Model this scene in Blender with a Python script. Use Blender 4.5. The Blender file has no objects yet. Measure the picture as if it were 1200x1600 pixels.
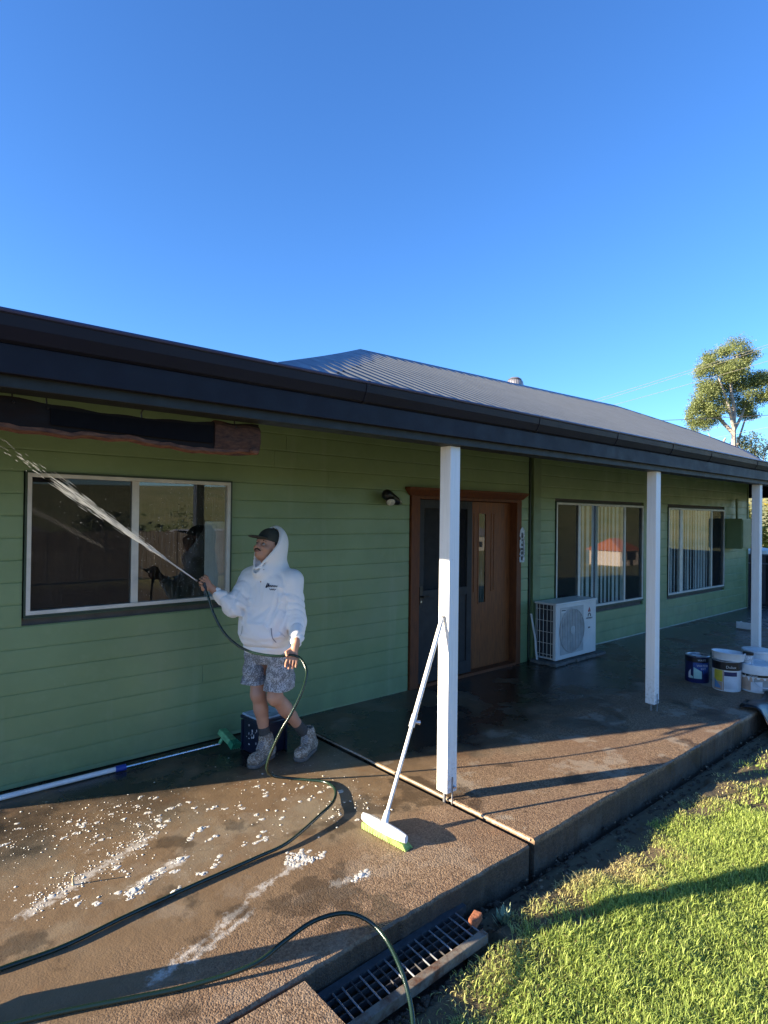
import bpy, bmesh, math, random
import numpy as np
from mathutils import Vector, Matrix
R_ = math.radians
random.seed(7); rng = np.random.default_rng(7)
C = bpy.context.scene.collection
SC = bpy.context.scene
# ------------------------------------------------------------------ camera
yaw, pit, rol = R_(40.828), R_(.465), R_(.690)
F_ = Vector((math.sin(yaw)*math.cos(pit), math.cos(yaw)*math.cos(pit), math.sin(pit)))
Rt = Vector((math.cos(yaw), -math.sin(yaw), 0)); Up = Rt.cross(F_)
R2 = Rt*math.cos(rol)+Up*math.sin(rol); U2 = -Rt*math.sin(rol)+Up*math.cos(rol)
cam = bpy.data.objects.new('camera', bpy.data.cameras.new('camera')); C.objects.link(cam)
M3 = Matrix((R2, U2, -F_)).transposed(); cam.matrix_world = Matrix.Translation((0, 0, 1.83)) @ M3.to_4x4()
cam.data.sensor_fit = 'VERTICAL'; cam.data.sensor_height = 36; cam.data.lens = 36*944.31/1600
cam.data.clip_start = .05; cam.data.clip_end = 3000; SC.camera = cam
# ------------------------------------------------------------------ sky and sun
EL, AZ = R_(13.5), Vector((-.9205, .3907, 0))       # sun stands to the left, a little behind the front wall
w = bpy.data.worlds.new('World'); SC.world = w; w.use_nodes = True
nt = w.node_tree; bg = nt.nodes['Background']; sk = nt.nodes.new('ShaderNodeTexSky')
sk.sky_type = 'NISHITA'; sk.sun_disc = False; sk.sun_elevation = EL
sk.sun_rotation = math.atan2(AZ.x, AZ.y); sk.air_density = 1.0; sk.dust_density = .3; sk.ozone_density = 6.0
hs = nt.nodes.new('ShaderNodeHueSaturation'); hs.inputs['Saturation'].default_value = 1.05; hs.inputs['Hue'].default_value = .506
nt.links.new(sk.outputs[0], hs.inputs['Color']); nt.links.new(hs.outputs[0], bg.inputs[0]); bg.inputs[1].default_value = .098
sl = bpy.data.lights.new('sun', 'SUN'); so = bpy.data.objects.new('sun', sl); C.objects.link(so)
sl.energy = 5.0; sl.angle = R_(.5); sl.color = (1, .85, .64)
sd = Vector((AZ.x*math.cos(EL), AZ.y*math.cos(EL), math.sin(EL)))
so.rotation_euler = sd.to_track_quat('Z', 'Y').to_euler(); so.location = (-20, 15, 12)
SC.view_settings.view_transform = 'Standard'; SC.view_settings.look = 'None'
SC.view_settings.exposure = 1.95; SC.view_settings.gamma = 1; SC.view_settings.use_curve_mapping = False

# ------------------------------------------------------------------ materials
class NT:
    def __init__(s, name):
        s.m = bpy.data.materials.new(name); s.m.use_nodes = True; s.t = s.m.node_tree
        s.b = s.t.nodes['Principled BSDF']; s.out = s.t.nodes['Material Output']
        s.co = s.t.nodes.new('ShaderNodeTexCoord').outputs['Object']
    def n(s, typ, **k):
        nd = s.t.nodes.new('ShaderNode'+typ)
        for a, v in k.items():
            if a.startswith('i_'):
                key = a[2:]; key = int(key) if key.isdigit() else key
                if hasattr(v, 'is_output'): s.t.links.new(v, nd.inputs[key])
                else: nd.inputs[key].default_value = v
            else: setattr(nd, a, v)
        return nd
    def noise(s, sc, det=4, rough=.55, vec=None):
        return s.n('TexNoise', i_Vector=vec or s.co, i_Scale=sc, i_Detail=det, i_Roughness=rough).outputs['Fac']
    def vor(s, sc, feat='F1', vec=None):
        return s.n('TexVoronoi', feature=feat, i_Vector=vec or s.co, i_Scale=sc)
    def rng(s, v, a, b, c=0., d=1.):
        return s.n('MapRange', i_0=v, i_1=a, i_2=b, i_3=c, i_4=d).outputs[0]
    def mix(s, f, a, b, mode='MIX'):
        nd = s.n('Mix', data_type='RGBA', blend_type=mode)
        for i, v in ((0, f), (6, a), (7, b)):
            if hasattr(v, 'is_output'): s.t.links.new(v, nd.inputs[i])
            else: nd.inputs[i].default_value = v if i == 0 else (*v, 1)
        return nd.outputs[2]
    def math(s, op, a, b=0.):
        return s.n('Math', operation=op, i_0=a, i_1=b).outputs[0]
    def sep(s): 
        o = s.n('SeparateXYZ', i_0=s.co).outputs; return o[0], o[1], o[2]
    def map(s, scale): return s.n('Mapping', i_0=s.co, i_3=scale).outputs[0]
    def set(s, col=None, rough=None, metal=None, spec=None):
        for k, v in (('Base Color', col), ('Roughness', rough), ('Metallic', metal), ('Specular IOR Level', spec)):
            if v is None: continue
            if hasattr(v, 'is_output'): s.t.links.new(v, s.b.inputs[k])
            else: s.b.inputs[k].default_value = (*v, 1) if k == 'Base Color' else v
        return s
    def bump(s, h, dist=.002, st=1.):
        nd = s.n('Bump', i_Height=h); nd.inputs['Distance'].default_value = dist; nd.inputs['Strength'].default_value = st
        prev = s.b.inputs['Normal'].links
        if prev: s.t.links.new(prev[0].from_socket, nd.inputs['Normal'])
        s.t.links.new(nd.outputs[0], s.b.inputs['Normal']); return s
def pm(name, col, rough=.55, var=.12, sc=9, bump=0, bsc=90, metal=0, spec=.5):
    k = NT(name); d = tuple(c*(1-2*var) for c in col); l = tuple(min(1, c*(1+var)) for c in col)
    k.set(k.mix(k.rng(k.noise(sc), .3, .7), d, l), k.rng(k.noise(sc*2.3), .2, .8, max(0.02, rough-.08), min(1, rough+.08)), metal, spec)
    if bump: k.bump(k.noise(bsc), bump)
    return k.m
def m_paint_green():
    k = NT('green_wall_paint'); n1 = k.noise(1.3, 5); n2 = k.noise(14, 4)
    base = k.mix(k.rng(n1, .35, .65), (.165, .240, .108), (.205, .290, .140))
    base = k.mix(k.rng(n2, .55, .8, 0, .35), base, (.235, .31, .165))
    st = k.noise(2.2, 4, .6, k.map((2.6, 1, .22)))
    base = k.mix(k.rng(st, .60, .76, 0, .30), base, (.29, .35, .24))        # washed-out run marks
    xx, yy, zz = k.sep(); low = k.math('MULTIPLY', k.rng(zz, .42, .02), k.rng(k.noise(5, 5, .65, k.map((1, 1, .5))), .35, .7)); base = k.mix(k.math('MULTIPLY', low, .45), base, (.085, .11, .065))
    fade = k.rng(k.noise(.8, 5, .6, k.map((1, 1, 1.6))), .54, .70, 0, .4); base = k.mix(fade, base, (.215, .265, .165))
    ch = k.vor(34).outputs['Distance']; pk = k.noise(3.1, 3)
    chip = k.math('MULTIPLY', k.rng(ch, .09, .05), k.rng(pk, .62, .66))
    base = k.mix(k.math('MULTIPLY', chip, .7), base, (.5, .5, .42))
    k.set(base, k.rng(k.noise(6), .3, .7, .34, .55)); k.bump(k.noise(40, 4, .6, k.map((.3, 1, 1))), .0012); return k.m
def m_concrete(name, wet_shade_y0, wet_shade_y1, tint, soap=None):
    k = NT(name); x, y, z = k.sep()
    v = k.vor(125); v2 = k.vor(250)
    cell = k.n('SeparateColor', i_0=v.outputs['Color']).outputs[0]
    peb = k.mix(cell, (.105, .060, .030), (.345, .235, .140))
    big = k.noise(2.1, 5)
    peb = k.mix(k.rng(big, .35, .7, .0, .55), peb, tint)
    smooth_c = k.mix(k.noise(7, 6), (.150, .096, .052), (.225, .155, .090))
    lowx = k.math('SUBTRACT', y, k.math('MULTIPLY', x, .28))
    film = k.rng(k.math('ADD', lowx, k.math('MULTIPLY', k.math('SUBTRACT', k.noise(1.9, 5), .5), .95)), 1.80, 2.32)
    col = k.mix(film, peb, smooth_c)
    scum = k.math('MULTIPLY', k.rng(k.noise(1.5, 6, .6), .50, .62), k.rng(y, 2.6, 2.95))
    col = k.mix(k.math('MULTIPLY', scum, .55), col, (.27, .235, .17))
    rust = k.rng(k.noise(3.3, 4), .6, .75, 0, .45); col = k.mix(rust, col, (.20, .095, .042))
    pale = k.math('MULTIPLY', k.rng(k.noise(2.3, 7, .66), .555, .60, 0, .6), k.rng(x, 2.85, 2.95, .35, 1.)); col = k.mix(pale, col, (.34, .285, .215))
    crackn = k.n('TexVoronoi', feature='DISTANCE_TO_EDGE', i_Vector=k.n('VectorMath', operation='ADD', i_0=k.co, i_1=k.n('VectorMath', operation='SCALE', i_0=k.n('TexNoise', i_Vector=k.co, i_Scale=5.).outputs['Color'], i_Scale=.25).outputs[0]).outputs[0], i_Scale=.85).outputs[0]
    crack = k.rng(crackn, .0015, .006, 1, 0); col = k.mix(k.math('MULTIPLY', crack, .22), col, (.06, .045, .035))
    if soap:
        dist = None; xw = k.math('ADD', x, k.math('MULTIPLY', k.math('SUBTRACT', k.noise(16, 4, .6), .5), .085)); yw = k.math('ADD', y, k.math('MULTIPLY', k.math('SUBTRACT', k.noise(13, 5, .65), .5), .105))
        for (ax_, ay, bx_, by, wd) in soap:
            vx, vy = bx_-ax_, by-ay; L2 = vx*vx+vy*vy+1e-9; ux = k.math('SUBTRACT', xw, ax_); uy = k.math('SUBTRACT', yw, ay)
            tt = k.math('MINIMUM', k.math('MAXIMUM', k.math('ADD', k.math('MULTIPLY', ux, vx/L2), k.math('MULTIPLY', uy, vy/L2)), 0.), 1.)
            ex = k.math('SUBTRACT', ux, k.math('MULTIPLY', tt, vx)); ey = k.math('SUBTRACT', uy, k.math('MULTIPLY', tt, vy))
            d_ = k.rng(k.math('SQRT', k.math('ADD', k.math('MULTIPLY', ex, ex), k.math('MULTIPLY', ey, ey))), wd, 0, 0, 1)
            dist = d_ if dist is None else k.math('MAXIMUM', dist, d_)
        sm = k.math('MULTIPLY', k.noise(34, 6, .68), .9); sm = k.math('ADD', sm, k.math('MULTIPLY', k.noise(9, 3), .35)); f_ = k.math('ADD', k.math('MULTIPLY', dist, .85), k.math('MULTIPLY', k.math('SUBTRACT', sm, .62), 2.6))
        soapm = k.math('MULTIPLY', k.rng(f_, .36, .85), k.rng(dist, 0., .2)); soapm = k.math('MULTIPLY', soapm, k.rng(v.outputs['Distance'], .0, .55, 1., .55)); col = k.mix(k.math('MULTIPLY', soapm, .92), col, (.66, .63, .56))
        sp = k.n('TexVoronoi', feature='F1', i_Vector=k.co, i_Scale=24.); sp2 = k.n('TexVoronoi', feature='F1', i_Vector=k.co, i_Scale=58.)
        reg = k.math('MULTIPLY', k.rng(k.noise(2.6, 4, .6), .46, .56), k.rng(y, 2.85, 3.05))
        for s_, r0 in ((sp, .22), (sp2, .26)):
            rnd = k.n('SeparateColor', i_0=s_.outputs['Color']).outputs[1]; rad = k.rng(rnd, .45, 1., 0., r0); m_ = k.rng(k.math('SUBTRACT', rad, s_.outputs['Distance']), 0., .035)
            col = k.mix(k.math('MULTIPLY', k.math('MULTIPLY', m_, reg), .85), col, (.62, .58, .50))
    wet_shade = k.rng(k.math('ADD', y, k.math('MULTIPLY', k.math('SUBTRACT', k.noise(1.5, 7, .62), .5), 2.2)), wet_shade_y0, wet_shade_y1)
    dryp = k.rng(k.noise(1.25, 7, .62), .53, .60); wet_shade = k.math('MULTIPLY', wet_shade, k.math('SUBTRACT', 1., k.math('MULTIPLY', dryp, .55)))
    wet_shade = k.math('MAXIMUM', wet_shade, k.rng(k.noise(1.9, 6, .58), .565, .60, 0, .55))
    col = k.mix(k.math('MULTIPLY', wet_shade, .93), col, (.017, .0125, .010))  # wet film and verandah shade, both put into this dark colour
    side = k.math('MULTIPLY', k.rng(z, -.004, -.022), k.rng(k.noise(6, 5), .25, .6, .75, 1)); col = k.mix(k.math('MULTIPLY', side, .78), col, (.035, .028, .022))  # slab edge faces: shade put into a darker, soil-stained colour
    k.set(col, k.math('SUBTRACT', .76, k.math('MULTIPLY', k.math('MAXIMUM', wet_shade, k.math('MULTIPLY', film, .6)), .52)))
    inv = k.math('SUBTRACT', 1., k.math('MULTIPLY', film, .8))
    k.bump(k.math('MULTIPLY', k.math('ADD', v.outputs['Distance'], k.math('MULTIPLY', v2.outputs['Distance'], .4)), inv), .0026, -1)
    k.b.inputs['Normal'].links[0].from_node.invert = True; k.b.inputs['Normal'].links[0].from_node.inputs['Strength'].default_value = .9
    k.bump(k.noise(9, 6), .006, .6); return k.m
def m_speckle(name, base, spot, amount=.5, sc=70, rough=.85):
    k = NT(name); n = k.noise(sc, 5, .65); n2 = k.noise(sc*.22, 3)
    f = k.rng(k.math('ADD', n, k.math('MULTIPLY', k.math('SUBTRACT', n2, .5), .5)), .62-amount*.22, .66-amount*.18)
    k.set(k.mix(f, base, spot), rough); k.bump(k.noise(sc*2), .002); return k.m
def m_timber(name, a, b, ax=(1, 1, 1), rough=.45):
    k = NT(name); g = k.noise(7, 6, .65, k.map(ax)); k.set(k.mix(k.rng(g, .3, .72), a, b), k.rng(g, .3, .7, rough-.1, rough+.15), spec=.3)
    k.bump(g, .0015); return k.m
def m_glass(name='window_glass', ior=1.85, tint=(.84, .87, .86), dirt=.04):
    k = NT(name); t = k.t; fr = k.math('MULTIPLY', k.n('Fresnel', i_IOR=ior).outputs[0], k.math('SUBTRACT', 1., k.n('NewGeometry').outputs['Backfacing']))
    gl = k.n('BsdfGlossy', i_Color=(1, 1, 1, 1), i_Roughness=.012).outputs[0]; tr = k.n('BsdfTransparent', i_Color=(*tint, 1)).outputs[0]
    df = k.n('BsdfDiffuse', i_Color=(.5, .5, .46, 1)).outputs[0]
    a = k.n('MixShader', i_0=k.rng(k.noise(5, 6, .65, k.map((22, 1, .8))), .5, .8, 0, dirt*4), i_1=tr, i_2=df).outputs[0]
    b = k.n('MixShader', i_0=fr, i_1=a, i_2=gl).outputs[0]; t.links.new(b, k.out.inputs[0])
    bp = k.n('Bump', i_Height=k.noise(1.1, 2)); bp.inputs['Distance'].default_value = .004; bp.inputs['Strength'].default_value = .25
    for nd in t.nodes:
        if nd.bl_idname == 'ShaderNodeBsdfGlossy': t.links.new(bp.outputs[0], nd.inputs['Normal'])
    return k.m
def m_screen():
    k = NT('fly_screen_mesh'); tr = k.n('BsdfTransparent').outputs[0]; df = k.n('BsdfPrincipled', i_1=0.).outputs[0]
    nd = k.n('BsdfDiffuse', i_Color=(.028, .028, .03, 1)).outputs[0]
    k.t.links.new(k.n('MixShader', i_0=.50, i_1=tr, i_2=nd).outputs[0], k.out.inputs[0]); return k.m
def m_attr(name, rough=.6, sub=0.):
    k = NT(name); at = k.n('Attribute', attribute_name='Col').outputs['Color']; k.set(at, rough, spec=.25)
    if sub:
        tl = k.n('BsdfTranslucent', i_0=at).outputs[0]
        k.t.links.new(k.n('MixShader', i_0=sub, i_1=k.b.outputs[0], i_2=tl).outputs[0], k.out.inputs[0])
    return k.m
def m_soil():
    k = NT('soil'); n = k.noise(24, 7, .7); k.set(k.mix(n, (.026, .018, .012), (.10, .07, .045)), .95); k.bump(n, .02); return k.m
def m_lawn():
    k = NT('lawn_earth'); n = k.noise(.06, 6); n2 = k.noise(18, 7, .7); x, y, z = k.sep()
    near = k.mix(n2, (.075, .055, .03), (.17, .13, .07))
    far = k.mix(k.rng(n, .3, .7), (.20, .22, .06), (.36, .32, .13)); far = k.mix(k.rng(k.noise(.5, 5), .4, .7, 0, .5), far, (.10, .14, .045))
    d = k.n('VectorMath', operation='LENGTH', i_0=k.co).outputs['Value']
    k.set(k.mix(k.rng(d, 8, 11), near, far), .95); k.bump(n2, .02); return k.m

PAINT = m_paint_green(); TRIMG = pm('dark_green_trim_paint', (.030, .055, .030), .5)
CORN = pm('corner_board_paint', (.155, .218, .102), .5, .1, 5)
COLD = pm('grey_roof_metal', (.118, .130, .138), .45, .06, 3, spec=.4)
GUT = pm('charcoal_gutter_metal', (.012, .013, .022), .45, .08, 2.5, .0006, 7, spec=.2)
FASC = pm('navy_fascia_paint', (.007, .007, .014), .55, .15, 4, .0008, 30, spec=.25)
BEAMM = pm('dark_beam_paint', (.010, .013, .011), .6, .2, 6, .001, 40)
CEIL = pm('dark_ceiling_lining', (.045, .055, .04), .7)
WHITE = pm('white_gloss_paint', (.78, .78, .76), .42, .035, 6, .0007, 35)
def m_post():
    k = NT('white_post_paint'); x, y, z = k.sep(); g = k.noise(9, 5, .6, k.map((9, 9, .5)))
    c = k.mix(k.rng(g, .3, .75), (.74, .74, .72), (.83, .83, .82)); sp = k.math('MULTIPLY', k.rng(z, .42, .06), k.rng(k.noise(38, 6, .7), .50, .64)); c = k.mix(k.math('MULTIPLY', sp, .65), c, (.36, .28, .20))
    ch = k.math('MULTIPLY', k.rng(k.noise(26, 5, .7), .66, .70), k.rng(k.noise(3, 3), .48, .62)); c = k.mix(k.math('MULTIPLY', ch, .6), c, (.42, .37, .30)); k.set(c, k.rng(g, .3, .7, .38, .55)); k.bump(g, .0016); return k.m
POSTM = m_post()
ALU = pm('cream_aluminium', (.62, .60, .54), .42, .08, 8, metal=0)
GLASS = m_glass(); SCREEN = m_screen(); DARKROOM = pm('dim_interior', (.10, .09, .08), .9)
BLIND = pm('grey_blind_fabric', (.74, .74, .73), .8, .08, 4)
DOORW = m_timber('red_brown_door_timber', (.12, .036, .010), (.27, .090, .026), (6, 6, .7), .5)
FRAMEW = m_timber('red_brown_frame_timber', (.088, .027, .010), (.185, .062, .023), (5, 5, 1.0), .6)
SEC = pm('charcoal_security_door', (.034, .032, .032), .6, spec=.25); BLK = pm('black_plastic', (.012, .012, .013), .35)
STEEL = pm('bright_steel', (.55, .56, .58), .28, .1, 20, metal=1); GALV = pm('grey_galvanised_steel', (.30, .31, .32), .45, .15, 15, metal=.6)
CONC_L = m_concrete('exposed_aggregate_concrete', 3.55, 4.15, (.16, .09, .05), [(.90, 2.385, 1.30, 2.525, .048), (1.26, 2.52, 1.50, 2.63, .044), (1.04, 2.385, 1.40, 2.51, .034), (1.74, 2.70, 1.83, 2.755, .062), (1.50, 2.63, 1.74, 2.70, .040), (1.90, 2.42, 1.985, 2.40,   .05), (1.80, 2.44, 1.95, 2.40, .045), (1.30, 3.13, 1.0, 3.02, .06), (.60, 3.14, 1.25, 3.46, .075)]); CONC_R = m_concrete('exposed_aggregate_concrete_wet_shade', 2.95, 3.45, (.17, .10, .06))
SOIL = m_soil(); LAWN = m_lawn()

# ------------------------------------------------------------------ mesh helpers
def fast_mesh(name, V, Fc, mat, smooth=False, col=None):
    """V (n,3), Fc (m,k) equal sized polygons"""
    V = np.asarray(V, np.float32); Fc = np.asarray(Fc, np.int32); me = bpy.data.meshes.new(name); k = Fc.shape[1]
    me.vertices.add(len(V)); me.vertices.foreach_set('co', V.ravel())
    me.loops.add(Fc.size); me.loops.foreach_set('vertex_index', Fc.ravel())
    me.polygons.add(len(Fc)); me.polygons.foreach_set('loop_start', np.arange(0, Fc.size, k, dtype=np.int32))
    try: me.polygons.foreach_set('loop_total', np.full(len(Fc), k, np.int32))
    except Exception: pass
    if smooth: me.polygons.foreach_set('use_smooth', np.ones(len(Fc), bool))
    me.update(calc_edges=True); me.validate()
    if col is not None:
        a = me.color_attributes.new('Col', 'FLOAT_COLOR', 'POINT'); c4 = np.ones((len(V), 4), np.float32); c4[:, :3] = col
        a.data.foreach_set('color', c4.ravel())
    me.materials.append(mat); return me
def link(name, me, parent=None):
    o = bpy.data.objects.new(name, me); C.objects.link(o)
    if parent is not None: adopt(o, parent)
    return o
def wloc(o):
    p = Vector(o.location)
    while o.parent: o = o.parent; p = p+Vector(o.location)
    return p
def adopt(o, parent):
    o.parent = parent; o.location = -wloc(parent)+Vector(o.location)
def tag(o, label=None, cat=None, group=None, kind=None):
    for k, v in (('label', label), ('category', cat), ('group', group), ('kind', kind)):
        if v: o[k] = v
    return o
def thing(name, loc, label, cat, group=None):
    o = bpy.data.objects.new(name, None); o.empty_display_size = .1; C.objects.link(o); o.location = loc; return tag(o, label, cat, group)
class G:
    def __init__(s): s.v = []; s.f = []; s.m = []; s.mi = 0
    def add(s, vs, fs):
        b = len(s.v); s.v += [tuple(p) for p in vs]; s.f += [tuple(b+i for i in f) for f in fs]; s.m += [s.mi]*len(fs); return s
    def box(s, x0, x1, y0, y1, z0, z1):
        return s.add([(x, y, z) for z in (z0, z1) for y in (y0, y1) for x in (x0, x1)], [(0, 2, 3, 1), (4, 5, 7, 6), (0, 1, 5, 4), (2, 6, 7, 3), (0, 4, 6, 2), (1, 3, 7, 5)])
    def obox(s, c, ax, h):
        c = Vector(c); a = [Vector(q).normalized() for q in ax]
        return s.add([c+a[0]*h[0]*i+a[1]*h[1]*j+a[2]*h[2]*k for k in (-1, 1) for j in (-1, 1) for i in (-1, 1)], [(0, 2, 3, 1), (4, 5, 7, 6), (0, 1, 5, 4), (2, 6, 7, 3), (0, 4, 6, 2), (1, 3, 7, 5)])
    def bar(s, a, b, w, h, up=(0, 0, 1)):
        a, b = Vector(a), Vector(b); d = (b-a).normalized(); u = Vector(up); sx = d.cross(u).normalized(); u = sx.cross(d)
        return s.obox((a+b)/2, (d, sx, u), ((b-a).length/2, w/2, h/2))
    def tube(s, pts, r, n=8, cap=True):
        P = [Vector(p) for p in pts]; m = len(P); rr = r if hasattr(r, '__len__') else [r]*m
        t0 = (P[1]-P[0]).normalized(); a = t0.orthogonal().normalized(); vs = []
        for i in range(m):
            t = (P[min(i+1, m-1)]-P[max(i-1, 0)]).normalized(); a = (a-t*a.dot(t)).normalized(); b = t.cross(a)
            vs += [P[i]+(a*math.cos(2*math.pi*j/n)+b*math.sin(2*math.pi*j/n))*rr[i] for j in range(n)]
        fs = [(i*n+j, i*n+(j+1) % n, (i+1)*n+(j+1) % n, (i+1)*n+j) for i in range(m-1) for j in range(n)]
        if cap: fs += [tuple(range(n))[::-1], tuple((m-1)*n+j for j in range(n))]
        return s.add(vs, fs)
    def lathe(s, prof, c=(0, 0, 0), n=24, ax=(0, 0, 1)):
        ax = Vector(ax).normalized(); a = ax.orthogonal().normalized(); b = ax.cross(a); c = Vector(c); vs = []
        for r, h in prof: vs += [c+ax*h+(a*math.cos(2*math.pi*j/n)+b*math.sin(2*math.pi*j/n))*r for j in range(n)]
        m = len(prof); fs = [(i*n+j, i*n+(j+1) % n, (i+1)*n+(j+1) % n, (i+1)*n+j) for i in range(m-1) for j in range(n)]
        fs += [tuple(range(n))[::-1], tuple((m-1)*n+j for j in range(n))]; return s.add(vs, fs)
    def prism(s, poly, d):
        d = Vector(d); n = len(poly); P = [Vector(p) for p in poly]
        return s.add(P+[p+d for p in P], [tuple(range(n))[::-1], tuple(range(n, 2*n))]+[(i, (i+1) % n, n+(i+1) % n, n+i) for i in range(n)])
    def ball(s, c, r, n=8, m=5):
        c = Vector(c); r = r if hasattr(r, '__len__') else (r, r, r); vs = [c+Vector((0, 0, -r[2]))]
        for i in range(1, m):
            t = -math.pi/2+math.pi*i/m; vs += [c+Vector((r[0]*math.cos(t)*math.cos(2*math.pi*j/n), r[1]*math.cos(t)*math.sin(2*math.pi*j/n), r[2]*math.sin(t))) for j in range(n)]
        vs.append(c+Vector((0, 0, r[2]))); fs = [(0, 1+(j+1) % n, 1+j) for j in range(n)]
        for i in range(m-2): fs += [(1+i*n+j, 1+i*n+(j+1) % n, 1+(i+1)*n+(j+1) % n, 1+(i+1)*n+j) for j in range(n)]
        L = len(vs)-1; fs += [(1+(m-2)*n+j, 1+(m-2)*n+(j+1) % n, L) for j in range(n)]; return s.add(vs, fs)
    def mesh(s, name, mat, smooth=False, bevel=0, fix=True):
        me = bpy.data.meshes.new(name); me.from_pydata(s.v, [], s.f)
        for q in (mat if isinstance(mat, (list, tuple)) else [mat]): me.materials.append(q)
        me.polygons.foreach_set('material_index', s.m)
        bm = bmesh.new(); bm.from_mesh(me)
        if fix: bmesh.ops.recalc_face_normals(bm, faces=bm.faces)
        if bevel: bmesh.ops.bevel(bm, geom=[e for e in bm.edges if e.calc_face_angle(0) > .5], offset=bevel, segments=2, affect='EDGES', profile=.6)
        if smooth:
            for f in bm.faces: f.smooth = True
            for e in bm.edges: e.smooth = e.calc_face_angle(0) < .75
        bm.to_mesh(me); bm.free(); return me
    def build(s, name, mat, parent=None, smooth=False, bevel=0): return link(name, s.mesh(name, mat, smooth, bevel), parent)
def spline(pts, n=8):
    P = [Vector(p) for p in pts]; out = []
    for i in range(len(P)-1):
        p0, p1, p2, p3 = P[max(i-1, 0)], P[i], P[i+1], P[min(i+2, len(P)-1)]
        for j in range(n):
            t = j/n; out.append(.5*((2*p1)+(p2-p0)*t+(2*p0-5*p1+4*p2-p3)*t*t+(3*p1-p0-3*p2+p3)*t**3))
    return out+[P[-1]]
def text(name, s, size, loc, rot, mat, parent):
    cu = bpy.data.curves.new(name, 'FONT'); cu.body = s; cu.size = size; cu.extrude = .0006; cu.align_x = 'CENTER'; cu.align_y = 'CENTER'; cu.resolution_u = 2
    o = bpy.data.objects.new(name, cu); C.objects.link(o); dg = bpy.context.evaluated_depsgraph_get()
    me = bpy.data.meshes.new_from_object(o.evaluated_get(dg)); bpy.data.objects.remove(o); me.materials.clear(); me.materials.append(mat)
    me.transform(Matrix.Translation(loc) @ rot.to_4x4()); return link(name, me, parent)

# ------------------------------------------------------------------ ground
def lines(a, b, step, far, grow=1.35):
    L = list(np.arange(a, b+1e-6, step)); d = step; x = b
    while x < far: d *= grow; x += d; L.append(x)
    d = step; x = a
    while x > -far: d *= grow; x -= d; L.insert(0, x)
    return np.array(L)
def ground_z(x, y):
    z = -.148+.018*np.sin(x*2.3+y*3.1)*np.sin(y*4.0-x*.7)+np.clip((1.7-y)*.035, 0, .07)
    z = z+.012*np.sin(x*11+y*7)*np.sin(y*13-x*5)
    z = np.where((y > 1.865+.02*np.sin(x*5)+.015*np.sin(x*13)), -.172, z)
    z = np.where((x < 2.30) & (y > 1.76), -.42, z)
    z = np.where((y > 2.0) & (x > -4) & (x < 15), -.5, z)
    r = np.clip((np.hypot(x, y)-16)/50, 0, 1); z = z-4.7*r*r*(3-2*r)
    hill = np.clip((np.hypot(x, y)-120)/220, 0, 1); z = z+22*hill*hill*(3-2*hill)
    return z
gx, gy = lines(.9, 7.4, .03, 900), lines(-.3, 2.05, .03, 900)
X, Y = np.meshgrid(gx, gy, indexing='ij'); Z = ground_z(X, Y); ni, nj = X.shape
idx = np.arange(ni*nj).reshape(ni, nj); q = np.stack([idx[:-1, :-1], idx[1:, :-1], idx[1:, 1:], idx[:-1, 1:]], -1).reshape(-1, 4)
tag(link('lawn', fast_mesh('lawn', np.stack([X, Y, Z], -1).reshape(-1, 3), q, LAWN, True)), kind='structure')
def slab(name, x0, x1, y0, y1, z0, z1, mat, skew=0., jag=.004, jl=0.):
    xs = np.arange(x0, x1+.001, .03); n = len(xs); ph = random.random()*9
    jit = np.array([random.uniform(-jag, jag)+.004*math.sin(x*3.1+ph) for x in xs])
    V = []; Fs = []
    for i, x in enumerate(xs):
        t = 1 if i == n-1 else 0; sk = skew if t else 0
        yf = y0+jit[i]
        V += [(x+sk, yf+.006, z0), (x+sk, yf, z1-.012), (x+sk*.98, yf+.010, z1+random.uniform(-.0015, 0)), (x, y0+.06, z1), (x, y1, z1), (x, y1, z0)]
    for i in range(n-1):
        for k in range(5): a = i*6+k; Fs.append((a, a+6, a+7, a+1))
    g = G(); g.add(V, Fs); g.add([V[k] for k in range(6)], [(0, 1, 2, 3, 4, 5)]); g.add([V[(n-1)*6+k] for k in range(6)], [(5, 4, 3, 2, 1, 0)])
    return tag(link(name, g.mesh(name, mat)), kind='structure')
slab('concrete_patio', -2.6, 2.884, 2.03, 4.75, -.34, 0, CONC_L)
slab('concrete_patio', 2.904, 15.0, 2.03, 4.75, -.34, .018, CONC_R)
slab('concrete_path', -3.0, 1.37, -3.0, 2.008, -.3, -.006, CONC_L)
edge = G().tube(spline([(2.9, y, .007+.002*math.sin(y*9)) for y in np.linspace(2.05, 4.5, 12)], 4), .007, 6)
tag(edge.build('mortar_joint', pm('pale_mortar', (.42, .35, .27), .9, .2, 30, .003, 60)), kind='structure')
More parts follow.
